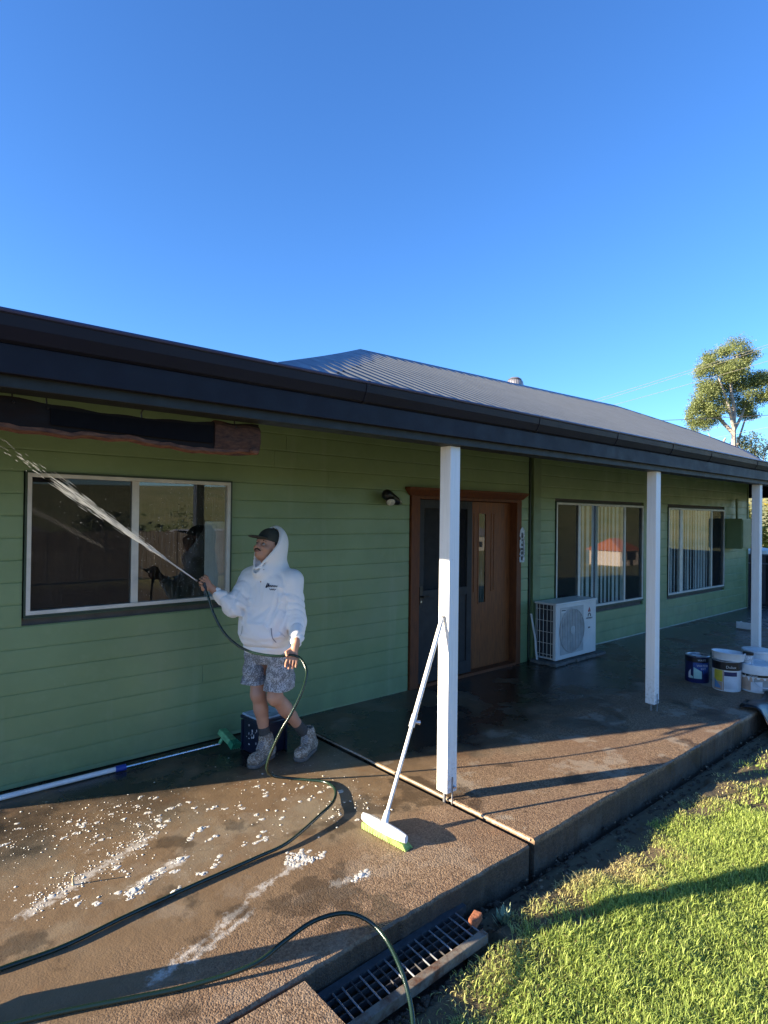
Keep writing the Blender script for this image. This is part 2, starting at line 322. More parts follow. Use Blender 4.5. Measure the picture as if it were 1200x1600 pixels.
# ditch soil: clods and stones
g = G()
for i in range(420):
    x = 2.3+random.random()**1.3*6.5; y = random.uniform(1.84, 2.02); r = random.uniform(.004, .016); b0 = len(g.v); g.ball((x, y, -.172+random.uniform(-.004, .006)), (r*random.uniform(.8, 2), r*random.uniform(.7, 1.3), r*.6), 6, 4)
    g.v[b0:] = [tuple(q+random.uniform(-.35, .35)*r for q in p) for p in g.v[b0:]]
for i in range(90):
    t = random.random(); r = random.uniform(.008, .018); g.ball((1.5+t*.75, 1.755+random.uniform(-.03, .012), -.142), (r, r*.9, r*.7), 6, 4)
tag(g.build('soil_clods', SOIL), kind='stuff')
g = G()
for i in range(210):
    x = 2.3+random.random()**1.2*5; y = 1.80+random.random()*.21; a = random.random()*6.28; l_ = random.uniform(.008, .03); dx, dy = math.cos(a)*l_, math.sin(a)*l_; z = -.160+random.random()*.012; t_ = random.uniform(.15, .4)
    g.add([(x, y, z), (x+dx*.5-dy*t_, y+dy*.5+dx*t_, z+random.uniform(0, .012)), (x+dx, y+dy, z+random.uniform(-.004, .01)), (x+dx*.5+dy*t_, y+dy*.5-dx*t_, z+random.uniform(0, .008))], [(0, 1, 2, 3)])
tag(g.build('leaf_litter', pm('dry_leaf', (.24, .17, .10), .8, .3, 60)), kind='stuff')

# grass -------------------------------------------------------------
def grass(n, xr, yr, tri, wmin=.0014, wmax=.0030, hmul=1.):
    x = rng.uniform(*xr, n*2); y = rng.uniform(*yr, n*2)
    fwd = F_.x*x+F_.y*y; rt = Rt.x*x+Rt.y*y; pit_edge = 1.84+.05*np.sin(x*5)+.04*np.sin(x*13)+.03*np.sin(x*29)
    e = pit_edge-y; bare = np.sin(x*7.3+1)*np.sin(y*9.1+2)+.5*np.sin(x*17)*np.sin(y*23)
    keep = (fwd > .9) & (np.abs(rt/np.maximum(fwd, .1)) < .95) & (e > 0) & (rng.random(n*2) < np.clip(.22+e*2.4, 0, 1)*np.where(e < .35, np.clip(.75+.6*bare, .05, 1), 1)) & ~((x < 1.42) & (y > -3))
    keep &= ~((x < 1.62+.1*np.sin(y*9)) & (rng.random(n*2) < .75))
    x, y, e = x[keep][:n], y[keep][:n], e[keep][:n]; n = len(x); z = ground_z(x, y)-.006
    patch = .5+.5*np.sin(x*2.1+y*1.3)*np.sin(y*2.7-x*.9)
    dry = np.clip(.62-e*2.4+.45*(rng.random(n)-.5)+.25*np.sin(x*3.7+y*5)+.15*(patch-.5), 0, 1); dry = np.where(rng.random(n) < .10, np.maximum(dry, .8), dry)
    h = (rng.uniform(.016, .042, n)*(1-.45*dry))*hmul*(.75+.5*patch)*np.where(rng.random(n) < .05, 1.6, 1.)
    az = rng.uniform(0, 2*np.pi, n); lean = rng.uniform(.15, 1.0, n)*h+dry*h*.6; w_ = rng.uniform(wmin, wmax, n)
    dx, dy = np.cos(az), np.sin(az); tw = az+rng.uniform(.9, 2.2, n); px, py = np.cos(tw)*w_, np.sin(tw)*w_
    b = np.stack([x, y, z], 1)
    P = [b+np.stack([px, py, 0*x], 1), b-np.stack([px, py, 0*x], 1)]
    mid = b+np.stack([dx*lean*.35, dy*lean*.35, h*.6], 1); P += [mid+np.stack([px, py, 0*x], 1)*.75, mid-np.stack([px, py, 0*x], 1)*.75]
    P.append(b+np.stack([dx*lean, dy*lean, h*np.clip(1-.25*lean/h, .3, 1)], 1))
    V = np.stack(P, 1).reshape(-1, 3); base = np.arange(n)[:, None]*5
    Fc = np.concatenate([base+np.array([[0, 1, 3]]), base+np.array([[0, 3, 2]]), base+np.array([[2, 3, 4]])], 0)
    g1 = np.array([.19, .27, .05]); g2 = np.array([.46, .55, .14]); d1 = np.array([.60, .45, .20]); d2 = np.array([.74, .60, .32])
    u = rng.random((n, 1)); gr = g1*(1-u)+g2*u; dr = d1*(1-u)+d2*u; col = gr*(1-dry[:, None])+dr*dry[:, None]
    colV = np.repeat(col, 5, 0).reshape(n, 5, 3); tip = np.minimum(colV[:, 4]*1.25+.01, 1); colV[:, 4] = tip
    return V, Fc, colV.reshape(-1, 3)
parts = [grass(150000, (1.40, 4.6), (-.6, 1.86), 0), grass(52000, (4.2, 9.5), (-1.5, 1.86), 0, .0022, .0046, 1.05)]
off = 0; VV = []; FF = []; CC = []
for V, Fc, cl in parts: VV.append(V); FF.append(Fc+off); CC.append(cl); off += len(V)
tag(link('grass', fast_mesh('grass', np.concatenate(VV), np.concatenate(FF), m_attr('grass_blades', .5, .35), False, np.concatenate(CC))), kind='stuff')

# soap foam: bubbles and blobs on the patio ------------------------
def ico():
    bm = bmesh.new(); bmesh.ops.create_icosphere(bm, subdivisions=1, radius=1); v = np.array([p.co[:] for p in bm.verts]); f = np.array([[q.index for q in p.verts] for p in bm.faces]); bm.free(); return v, f
IV, IF = ico()
P = []; Q = []
def blob(x, y, r, z=0., fl=.18): P.append((x, y, z, r*random.uniform(.8, 1.5), r*random.uniform(.7, 1.1), r*fl*random.uniform(.7, 1.2), random.random()*6.3))
def cluster(cx, cy, sx, sy, n, r, rot=0., pile=0., thin=False):
    for _ in range(max(4, int(n/(2.2 if thin else 7)))):
        a, b = random.gauss(0, sx), random.gauss(0, sy); x = cx+a*math.cos(rot)-b*math.sin(rot); y = cy+a*math.sin(rot)+b*math.cos(rot)
        q = r*random.uniform(.9, 2.9); Q.append((x, y, q*random.uniform(1, 1.7), q*random.uniform(.7, 1.1), rot+random.uniform(-.5, .5), random.uniform(.0004, .0013) if thin else .0009+r*.26*random.uniform(.5, 1.3)+pile*.6*math.exp(-(a/sx)**2-(b/sy)**2)))
for _ in range(430):                                    # loose drops
    t = random.random(); x = .55+2.1*random.random(); y = 2.98+1.3*random.random()
    if y > 4.62-.424*x and random.random() < .75: continue
    if math.sin(x*5.1+y*2)*math.sin(y*6.3-x*2.2) < -.15 and random.random() < .8: continue
    blob(x, y, random.choice((.002, .0025, .003, .003, .004, .004, .005, .006, .009)))
for _ in range(230): blob(.5+random.random()*.9, random.gauss(3.95, .12)-.25*random.random(), random.choice((.002, .003, .004, .006)))
for _ in range(240):
    t = random.random(); blob(.62+t*.75, 3.18+t*.38+random.gauss(0, .06), random.choice((.003, .004, .006)))
for _ in range(50): blob(random.gauss(2.30, .15), random.gauss(3.0, .1), random.choice((.003, .005, .008)))
for cx, cy, n in ((1.30, 3.13, 60), (1.12, 3.06, 45), (1.03, 3.02, 45), (1.52, 3.36, 40), (1.02, 2.97, 25), (1.18, 2.88, 30), (1.33, 2.93, 18), (1.55, 3.23, 14), (1.42, 3.30, 14), (1.70, 3.55, 10), (1.45, 3.02, 12)): cluster(cx, cy, .020, .010, n*3, .0045, .2, .007)
for cx, cy in ((1.60, 3.62), (1.25, 3.45), (2.18, 2.98), (2.3, 2.86), (1.37, 3.62), (1.0, 3.85), (1.85, 3.3)): cluster(cx, cy, .010, .007, 26, .004, 0, .003)
for _ in range(120):
    x = .6+1.9*random.random(); y = 2.95+1.2*random.random()
    if y > 4.58-.424*x or math.sin(x*5.1+y*2)*math.sin(y*6.3-x*2.2) < -.2: continue
    cluster(x, y, random.uniform(.004, .013), random.uniform(.003, .008), random.randint(20, 60), random.uniform(.0025, .0045), .2, .0015)
cluster(1.790, 2.745, .036, .030, 700, .0040, .3, .004); cluster(1.85, 2.69, .035, .018, 300, .0036, .1, .006)
cluster(1.955, 2.405, .028, .014, 380, .0036, .3, .008)
for cx, cy, sx, n in () and ((1.00, 2.42, .05, 420), (1.12, 2.47, .07, 420), (1.26, 2.52, .07, 420), (1.38, 2.565, .05, 320), (1.45, 2.60, .04, 200)): cluster(cx, cy, sx, .013, n, .0030, .36, .0, True)
for cx, cy, sx, n in () and ((1.07, 2.40, .05, 300), (1.20, 2.43, .06, 300), (1.33, 2.48, .05, 200)): cluster(cx, cy, sx, .011, n, .0028, .36, .0, True)

# the suds: one height sheet of merged flat bubbles with holes
hs_ = .0024; fx, fy = np.arange(.5, 2.6, hs_), np.arange(2.25, 4.2, hs_); Hh = np.zeros((len(fx), len(fy)), np.float32); ck = np.zeros_like(Hh)
for (x, y, a, b, ro, hh) in Q:
    m = max(a, b); i0, i1 = np.searchsorted(fx, (x-m, x+m)); j0, j1 = np.searchsorted(fy, (y-m, y+m))
    if i1 <= i0 or j1 <= j0: continue
    dx, dy = fx[i0:i1, None]-x, fy[None, j0:j1]-y; c, s_ = math.cos(ro), math.sin(ro); rr = 1-((dx*c+dy*s_)/a)**2-((dy*c-dx*s_)/b)**2
    hh_ = hh*np.sqrt(np.clip(rr, 0, 1)); Hh[i0:i1, j0:j1] = np.maximum(Hh[i0:i1, j0:j1], hh_); ck[i0:i1, j0:j1] += .12*hh_
Hh = Hh+np.minimum(ck, .004)
def vnoise(shape, step):
    g_ = rng.random((shape[0]//step+3, shape[1]//step+3)); xi = np.arange(shape[0])/step; yi = np.arange(shape[1])/step; x0, y0 = xi.astype(int), yi.astype(int); tx, ty = (xi-x0)[:, None], (yi-y0)[None]
    return g_[x0][:, y0]*(1-tx)*(1-ty)+g_[x0+1][:, y0]*tx*(1-ty)+g_[x0][:, y0+1]*(1-tx)*ty+g_[x0+1][:, y0+1]*tx*ty
nz_ = .5*vnoise(Hh.shape, 3)+.3*vnoise(Hh.shape, 7)+.2*vnoise(Hh.shape, 18)
Hh = Hh*(.35+.6*nz_)-.0022*(nz_ < .38)-.0004
on = Hh > 0; cell = on[:-1, :-1] | on[1:, :-1] | on[:-1, 1:] | on[1:, 1:]; ci, cj = np.nonzero(cell)
vid = np.full(Hh.shape, -1); need = np.zeros(Hh.shape, bool)
for a, b in ((0, 0), (1, 0), (1, 1), (0, 1)): need[ci+a, cj+b] = True
vid[need] = np.arange(need.sum()); vi, vj = np.nonzero(need)
SV = np.stack([fx[vi]+rng.uniform(-.0006, .0006, len(vi)), fy[vj]+rng.uniform(-.0006, .0006, len(vi)), np.maximum(Hh[vi, vj], -.0005)+.0006], 1)
SQ = np.stack([vid[ci, cj], vid[ci+1, cj], vid[ci+1, cj+1], vid[ci, cj+1]], 1)
P_ = np.array(P); c, s_ = np.cos(P_[:, 6]), np.sin(P_[:, 6]); lx = IV[None, :, 0]*P_[:, 3:4]; ly = IV[None, :, 1]*P_[:, 4:5]
V = np.stack([P_[:, 0:1]+lx*c[:, None]-ly*s_[:, None], P_[:, 1:2]+lx*s_[:, None]+ly*c[:, None], P_[:, 2:3]+np.maximum(IV[None, :, 2], -.3)*P_[:, 5:6]+.001], -1).reshape(-1, 3)
FOAM = NT('soap_foam').set((.64, .61, .54), .4); FOAM.b.inputs['Subsurface Weight'].default_value = .0; FOAM = FOAM.m
tag(link('soap_drops', fast_mesh('soap_drops', V, (np.arange(len(P_))[:, None, None]*len(IV)+IF[None]).reshape(-1, 3), FOAM, True)), kind='stuff')
tag(link('soap_suds', fast_mesh('soap_suds', SV, SQ, FOAM, True)), kind='stuff')

# ------------------------------------------------------------------ the house
W = 4.618
house = thing('house', (0, W, 0), 'long low house with green weatherboard walls, charcoal roof and a concrete patio', 'house')
XL, XR = .13, 14.07
OPEN = [(.815, 2.325, 1.123, 2.118), (4.345, 6.262, -1, 2.062), (7.015, 9.494, .551, 2.073), (10.358, 12.842, .535, 2.064)]
def board(x0, x1, z0, z1, yo=0.):
    h = z1-z0; t = random.uniform(-.0012, .0012); y = W+yo+t
    pr = [(y+.03, z0), (y+.03, z1), (y+.006, z1), (y+.006, z1-.003), (y+.0015, z1-.008), (y+.001, z1-.02), (y, z0+.010), (y+.0012, z0+.0006)]
    if h < .05: pr = [(y+.03, z0), (y+.03, z1), (y+.004, z1), (y, z0)]
    g = G(); g.prism([(x0, a, b) for a, b in pr], (x1-x0, 0, 0)); return g.mesh('weatherboard', PAINT)
for sx0, sx1 in ((XL, 6.42), (6.665, XR)):
    for k in range(-1, 20):
        z0, z1 = max(.036+.148*k, .008), .036+.148*(k+1)
        segs = [(sx0, sx1)]
        for ox0, ox1, oz0, oz1 in OPEN:
            if oz0 < (z0+z1)/2 < oz1 or (z0 >= oz0 and z1 <= oz1):
                ns = []
                for a, b in segs:
                    if ox1 <= a or ox0 >= b: ns.append((a, b)); continue
                    if ox0 > a: ns.append((a, ox0))
                    if ox1 < b: ns.append((ox1, b))
                segs = ns
        for a, b in segs:
            cuts = [a]; x = a
            while b-x > 3.6: x += random.uniform(1.7, 3.3); cuts.append(x)
            cuts.append(b)
            for c0, c1 in zip(cuts, cuts[1:]): link('weatherboard', board(c0+.0012, c1-.0012, z0, z1), house)
G().box(XL-.05, XL, W-.012, 12, 0, 3.0).box(XR, XR+.05, W-.012, 12, 0, 3.0).box(XL, XR, 11.95, 12, 0, 2.72).build('wall', CORN, house)
G().box(6.42, 6.50, W+.02, W+.06, 0, 3.0).build('corner_groove', TRIMG, house)
G().box(6.502, 6.663, W-.022, W+.04, 0, 2.98).build('corner_board', CORN, house, bevel=.003)
G().tube([(6.458, W+.004, .06), (6.458, W+.004, 2.6)], .013, 8).build('wall_conduit', TRIMG, house, smooth=True)
G().box(6.665, XR, W-.012, W-.002, .012, .030).build('base_strip', pm('pale_base_flashing', (.42, .48, .40), .6), house)
g = G().box(.3, XR-.2, 8.0, 8.05, 0, 2.7).box(.3, XR-.2, W+.07, 8.0, -.03, 0).box(.3, XR-.2, W+.07, 8, 2.66, 2.7)
for a, b in ((.3, .34), (3.9, 3.95), (6.55, 6.6), (9.9, 9.95), (13.5, 13.55)): g.box(a, b, W+.07, 8, 0, 2.66)
g.build('interior_room', DARKROOM, house)
g = G()                                                   # wall lining behind the boards (keeps the rooms dark)
xs = [XL]+[v for o in OPEN for v in o[:2]]+[XR]
for a, b in zip(xs[::2], xs[1::2]): g.box(a, b, W+.034, W+.06, 0, 3.04)
for o in OPEN: g.box(o[0], o[1], W+.034, W+.06, o[3], 3.04); g.box(o[0], o[1], W+.034, W+.06, 0, max(o[2], .001))
g.build('wall_lining', DARKROOM, house)

def window(x0, x1, z0, z1, mull, panes, blinds, fsides):
    """mull: (x0,x1) stiles; panes: (x0,x1,screen?)"""
    t = .027; y0, y1 = W-.014, W+.045
    w_ = G().box(x0, x1, y0, y1, z0, z0+t).box(x0, x1, y0, y1, z1-t, z1).box(x0, x0+t, y0, y1, z0+t, z1-t).box(x1-t, x1, y0, y1, z0+t, z1-t).build('window', ALU, house, bevel=.003)
    for a, b in mull: G().box(a, b, y0+.012, y1, z0+t, z1-t).build('stile', ALU, w_, bevel=.002)
    e = .013
    G().box(x0-e, x0-.0005, W-.014, W+.032, z0-e, z1+e).box(x1+.0005, x1+e, W-.014, W+.032, z0-e, z1+e).box(x0, x1, W-.014, W+.032, z1+.0005, z1+e).box(x0, x1, W-.014, W+.032, z0-e, z0-.0005).build('surround', TRIMG, w_)
    G().box(x0-.013, x1+.013, W-.026, W-.0145, z0-.024, z0-.0136).build('sill', TRIMG, w_)
    for a, b, scr in panes:
        yg = W+.018 if scr else W+.010
        G().box(a, b, yg, yg+.004, z0+t+.001, z1-t-.001).build('pane', GLASS, w_)
        if scr: G().add([(a, W+.001, z0+t), (b, W+.001, z0+t), (b, W+.001, z1-t), (a, W+.001, z1-t)], [(0, 1, 2, 3)]).build('fly_screen', SCREEN, w_)
    for a, b, zb, zt, tilt in blinds:
        g = G(); x = a
        while x < b:
            h = .0635; ca, sa = math.cos(tilt), math.sin(tilt); cx = x+h; y = W+.085; bw = random.uniform(-.15, .15)
            dx, dy = h*math.cos(tilt+bw), h*math.sin(tilt+bw)
            n = 5; vs = []
            for i in range(n):
                u = -1+2*i/(n-1); cv = .010*(1-u*u); vs += [(cx+dx*u, y+dy*u-cv, zb), (cx+dx*u, y+dy*u-cv, zt)]
            g.add(vs, [(2*i, 2*i+2, 2*i+3, 2*i+1) for i in range(n-1)]); x += .112+random.uniform(-.012, .02)
        g.build('vertical_blind', BLIND, w_, smooth=True)
    return w_
window(.835, 2.305, 1.143, 2.098, [(1.517, 1.569)], [(.862, 1.517, True), (1.569, 2.278, False)], [], 0)
G().prism([(2.125, W+.075, 1.12), (2.30, W+.075, 1.12), (2.30, W+.075, 1.775), (2.125, W+.075, 1.775)], (0, .006, 0)).build('pale_panel', BLIND, house)  # flat pale panel just inside the right pane
window(7.035, 9.474, .571, 2.053, [(7.586, 7.65), (8.885, 8.925)], [(7.062, 7.586, True), (7.65, 8.885, False), (8.925, 9.447, True)], [(7.66, 8.9, .56, 2.05, .25)], 0)
window(10.378, 12.822, .555, 2.044, [(10.851, 10.955), (12.217, 12.26)], [(10.405, 10.851, False), (10.955, 12.217, False), (12.26, 12.795, True)], [(10.4, 12.25, .55, 2.05, .2)], 0)

# door
dr = G().box(4.357, 4.478, W-.022, W+.14, 0.02, 2.060).box(6.158, 6.250, W-.022, W+.18, .02, 2.060).box(4.478, 6.158, W-.022, W+.14, 2.025, 2.060).build('door_frame', FRAMEW, house, bevel=.003)
pts = [(4.335, W-.024, 2.062), (6.272, W-.024, 2.062), (6.325, W-.075, 2.125), (6.325, W-.075, 2.146), (4.277, W-.075, 2.146), (4.277, W-.075, 2.125)]
bk = [(4.335, W+.02, 2.062), (6.272, W+.02, 2.062), (6.325, W+.02, 2.125), (6.325, W+.02, 2.146), (4.277, W+.02, 2.146), (4.277, W+.02, 2.125)]
G().add(pts+bk, [(0, 1, 2, 5), (5, 2, 3, 4), (6, 7, 1, 0), (10, 9, 3, 4), (0, 5, 11, 6), (5, 4, 10, 11), (1, 7, 8, 2), (2, 8, 9, 3), (11, 8, 7, 6), (11, 10, 9, 8)]).build('head_moulding', FRAMEW, dr)
G().box(4.478, 6.158, W-.03, W+.2, .018, .05).build('threshold', FRAMEW, dr)
G().box(4.36, 6.25, W+.185, W+.20, .02, 2.06).build('backing_panel', DARKROOM, house)
y0 = W+.004; y1 = W+.038
sdr = G().box(4.482, 4.565, y0, y1, .055, 2.02).box(5.262, 5.345, y0, y1, .055, 2.02).box(4.565, 5.262, y0, y1, 1.93, 2.02).box(4.565, 5.262, y0, y1, .955, 1.045).box(4.565, 5.262, y0, y1, .055, .20).build('security_door', SEC, house, bevel=.003)
sdr['label'] = 'dark grey security screen door'
G().box(4.566, 5.261, y0+.014, y0+.020, .201, .954).build('lower_panel', SEC, sdr)
G().add([(4.566, y0+.012, 1.046), (5.261, y0+.012, 1.046), (5.261, y0+.012, 1.929), (4.566, y0+.012, 1.929)], [(0, 1, 2, 3)]).build('screen_mesh', SCREEN, sdr)
G().box(4.500, 4.540, y0-.012, y0, .90, 1.09).tube([(4.522, y0-.012, .985), (4.522, y0-.045, .985), (4.60, y0-.05, .985)], .009, 8).build('handle', BLK, sdr, smooth=True)
G().lathe([(.011, 0), (.011, .012)], (4.522, y0-.002, .93), 10, (0, -1, 0)).build('lock', STEEL, sdr)
yl = W+.075
lf = G().box(5.352, 5.545, yl, yl+.04, .055, 2.02).box(5.672, 6.02, yl, yl+.04, .055, 2.02).box(5.545, 5.672, yl, yl+.04, 1.885, 2.02).box(5.545, 5.672, yl, yl+.04, .055, .82).build('timber_door', DOORW, house)
lf['label'] = 'red brown timber door with a narrow glass strip'
G().box(6.02, 6.157, yl+.01, yl+.05, .055, 2.02).build('jamb_panel', DOORW, house)
G().box(5.546, 5.671, yl+.005, yl+.009, .821, 1.884).build('glass_strip', m_glass('frosted_door_glass', 1.6, (.42, .50, .58), .16), lf)
g = G()
for a, b in ((5.532, 5.548), (5.669, 5.685)): g.box(a, b, yl-.005, yl-.0005, .81, 1.897)
g.box(5.548, 5.669, yl-.005, yl-.0005, 1.881, 1.897).box(5.548, 5.669, yl-.005, yl-.0005, .81, .826); g.build('glazing_bead', DOORW, lf, bevel=.002)
for xc in (5.435, 5.80):
    g = G()
    for a, b, c, d in ((xc-.030, xc-.020, .95, 1.89), (xc+.020, xc+.030, .95, 1.89), (xc-.02, xc+.02, 1.88, 1.89), (xc-.02, xc+.02, .95, .96)): g.box(a, b, yl-.006, yl-.0005, c, d)
    g.build('raised_moulding', DOORW, lf, bevel=.002)

# eaves
XV = -.18; LIPM = pm('sky_sheen_gutter_lip', (.035, .045, .10), .22, .05, 3, spec=.8)  # blue sky sheen along the lip is put into its colour
g = G().prism([(XV, 2.518, 2.556), (XV, 2.508, 2.548), (XV, 2.514, 2.540), (XV, 2.520, 2.500), (XV, 2.545, 2.455), (XV, 2.562, 2.447), (XV, 2.600, 2.447), (XV, 2.600, 2.500), (XV, 2.560, 2.500), (XV, 2.530, 2.530)], (14.9-XV, 0, 0))
gut = g.build('gutter', GUT, house)
G().tube([(XV, 2.513, 2.552), (14.9, 2.513, 2.552)], .009, 8).build('gutter_lip', LIPM, gut, smooth=True)
for x in (2.04, 3.62, 4.72, 5.75, 6.65, 8.0, 10.2):
    G().prism([(x, 2.505, 2.560), (x, 2.5105, 2.540), (x, 2.5165, 2.499), (x, 2.543, 2.4515), (x, 2.562, 2.4435), (x, 2.585, 2.4435), (x, 2.585, 2.4475), (x, 2.55, 2.46), (x, 2.53, 2.50), (x, 2.52, 2.56)], (.022, 0, 0)).build('gutter_joint', GUT, gut)
G().box(XV+.01, 14.88, 2.565, 2.597, 2.338, 2.446).build('fascia', FASC, house, bevel=.003)
G().box(XV+.02, 14.86, 2.602, 2.735, 2.292, 2.440).build('verandah_beam', BEAMM, house, bevel=.004)
G().prism([(XV, 2.66, 2.50), (XV, W+.03, 3.02), (XV, W+.03, 3.035), (XV, 2.66, 2.515)], (14.9-XV, 0, 0)).build('verandah_ceiling', CEIL, house)
for k in range(14): x = .5+k*1.05; G().prism([(x, 2.738, 2.44), (x, W, 2.92), (x, W, 3.005), (x, 2.738, 2.515)], (.045, 0, 0)).build('rafter', BEAMM, house)
for xb in (XV+.002, 14.872): G().prism([(xb, 2.60, 2.34), (xb, 9.5, 2.34), (xb, 9.5, 4.38), (xb, 2.60, 2.545)], (.022, 0, 0)).build('barge_board', FASC, house)
# roof: corrugated main hip between two lower skillions
YB = 3.7                                              # the pitch breaks here: lower over the verandah, steeper above
def rz(x, y): return 2.876+(.437+(x-5.15)*.0047)*(y-YB)
LH = [(2.20, 3.70), (4.20, 5.60), (5.15, 6.5)]; RH = [(12.59, 6.8), (13.55, 5.6), (13.45, 4.6), (12.6, 4.03), (12.0, 3.70)]
def ytop(x):
    if x < 5.15: return float(np.interp(x, [p[0] for p in LH], [p[1] for p in LH]))
    if x > 12.59: return float(np.interp(x, (12.59, 13.55), (6.8, 5.6)))
    return 6.5+.3*(x-5.15)/7.44
def ylow(x): return 3.70 if x <= 12.0 else float(np.interp(x, (12.0, 12.6, 13.45, 13.55), (3.7, 4.03, 4.6, 5.6)))
xs = np.arange(2.22, 13.54, .01); V = []; Fq = []; ny = 9
def ribf(x):
    t = (x/.185) % 1.0; return .024*math.cos(2*math.pi*t)
for x in xs:
    a = ylow(x); b = ytop(x); hgt = ribf(x)
    for j in range(ny): y = a+(b-a)*j/(ny-1); V.append((x, y, rz(x, y)+hgt))
for i in range(len(xs)-1):
    for j in range(ny-1): a = i*ny+j; Fq.append((a, a+ny, a+ny+1, a+1))
roof = link('roof', fast_mesh('roof', V, Fq, COLD, True), house)
rl = lambda x, y: 2.535+.27*(y-2.53)
# lower roofs on both sides, hip end and back slope
g = G()
def sk(poly): g.add(poly, [tuple(range(len(poly)))])
sk([(XV, 2.53, rl(0, 2.53)), (14.9, 2.53, rl(0, 2.53)), (14.9, YB+.02, rl(0, YB+.02)), (XV, YB+.02, rl(0, YB+.02))])
sk([(XV, YB, rl(0, YB))]+[(p[0], p[1], rl(0, p[1])) for p in LH]+[(5.15, 9.5, rl(0, 9.5)), (XV, 9.5, rl(0, 9.5))])
sk([(14.9, YB, rl(0, YB)), (14.9, 9.5, rl(0, 9.5)), (12.59, 9.5, rl(0, 9.5))]+[(p[0], p[1], rl(0, p[1])) for p in RH])
sk([(XV, 9.5, rl(0, 9.5)), (14.9, 9.5, rl(0, 9.5)), (14.9, 12.3, 3.3), (XV, 12.3, 3.3)]); sk([(XV, 12.3, 3.3), (14.9, 12.3, 3.3), (14.9, 12.3, 2.6), (XV, 12.3, 2.6)])
lowp = lambda p: (p[0], p[1], rl(0, p[1])); hi = lambda p: (p[0], p[1], rz(*p)-.004)
for a, b in list(zip(LH, LH[1:]))+list(zip(RH, RH[1:])): sk([lowp(a), lowp(b), hi(b), hi(a)])
sk([hi(LH[2]), hi(RH[0]), (13.2, 12.0, 3.4), (5.3, 12.0, 3.4)])
sk([hi(LH[2]), (5.3, 12.0, 3.4), (5.3, 12.0, 2.7), lowp(LH[2])]); sk([hi(RH[0]), (13.2, 12, 3.4), (13.2, 12, 2.7), lowp(RH[0])])
g.build('low_roof', COLD, house)
CAP = pm('sky_tinted_ridge_cap', (.016, .021, .055), .34, .05, 3, spec=.7)  # blue of the reflected sky put into the cap colour
def cap(pts, wd, name, side=1):
    # folded flashing: a roll with two scribed wings
    g = G(); P = [Vector((p[0], p[1], rz(*p)+.018)) for p in pts]; D = []
    vs = []
    fine = spline(P, 14); n = len(fine)
    for i, p in enumerate(fine):
        t = (fine[min(i+1, n-1)]-fine[max(i-1, 0)]); t.z = 0; t.normalize(); s_ = Vector((t.y, -t.x, 0))*side
        e = p+s_*wd; ez = rz(e.x, e.y)+.014+.004*math.sin(i*1.9); f_ = p-s_*.04
        vs += [Vector((f_.x, f_.y, p.z-.06)), p-s_*.02+Vector((0, 0, .004)), p+Vector((0, 0, .016)), p+s_*.02+Vector((0, 0, .004)), Vector((e.x, e.y, ez)), Vector((e.x, e.y, ez-.012))]
    g.add(vs, [(i*6+k, (i+1)*6+k, (i+1)*6+k+1, i*6+k+1) for i in range(n-1) for k in range(5)])
    return g.build(name, CAP, roof, smooth=True)
cap([(2.20, 3.70), (3.2, 4.65), (4.20, 5.60), (5.15, 6.5)], .30, 'hip_cap', 1)
cap([(5.15, 6.5), (8, 6.614), (10.5, 6.715), (12.59, 6.8)], .17, 'ridge_cap', 1)
cap([(12.59, 6.8), (13.55, 5.6), (13.45, 4.6), (12.6, 4.03), (12.0, 3.7)], .06, 'hip_cap', 1)

# verandah posts -----------------------------------------------------
POSTW = .092
def post(x, y, z0, label, lit=''):
    t = thing('verandah_post', (x+POSTW/2, y+POSTW/2, z0), label, 'post', 'white posts along the edge of the verandah')
    return t
def post_parts(t, zb):
    x, y, z = t.location
    h = POSTW/2
    G().box(x-h, x+h, y-h, y+h, z+.067, 2.291).build('shaft', POSTM, t, bevel=.005)
    G().box(x-h+.042, x-h+.052, y-h-.005, y-h-.0005, z-.012, z+.165).box(x-.03, x+.03, y-.03, y+.03, z+.058, z+.0665).tube([(x-.02, y, z-.012), (x-.02, y, z+.06)], .010, 8).build('stirrup', GALV, t)
    G().lathe([(.010, 0), (.010, .010), (.006, .014)], (x+.018, y-h-.0005, z+.100), 6, (0, -1, 0)).build('bolt', STEEL, t)
p1 = post(2.845, 2.647, 0, 'white post nearest the camera with a broom leaning on it'); post_parts(p1, 0)
def dup(root, loc, label):
    r = root.copy(); C.objects.link(r); r.location = loc; r['label'] = label
    for ch in list(root.children):
        c_ = ch.copy(); C.objects.link(c_); c_.parent = r
    return r
dup(p1, (5.735, 2.690, .018), 'white post in front of the gap between the two right-hand windows')
dup(p1, (8.535, 2.690, .018), 'white post at the right, standing behind the paint buckets')
dup(p1, (.175, 2.695, 0), 'white post at the left end of the verandah, beside the hanging timber slab')
dup(p1, (11.4, 2.690, .018), 'white post at the far right end of the verandah')

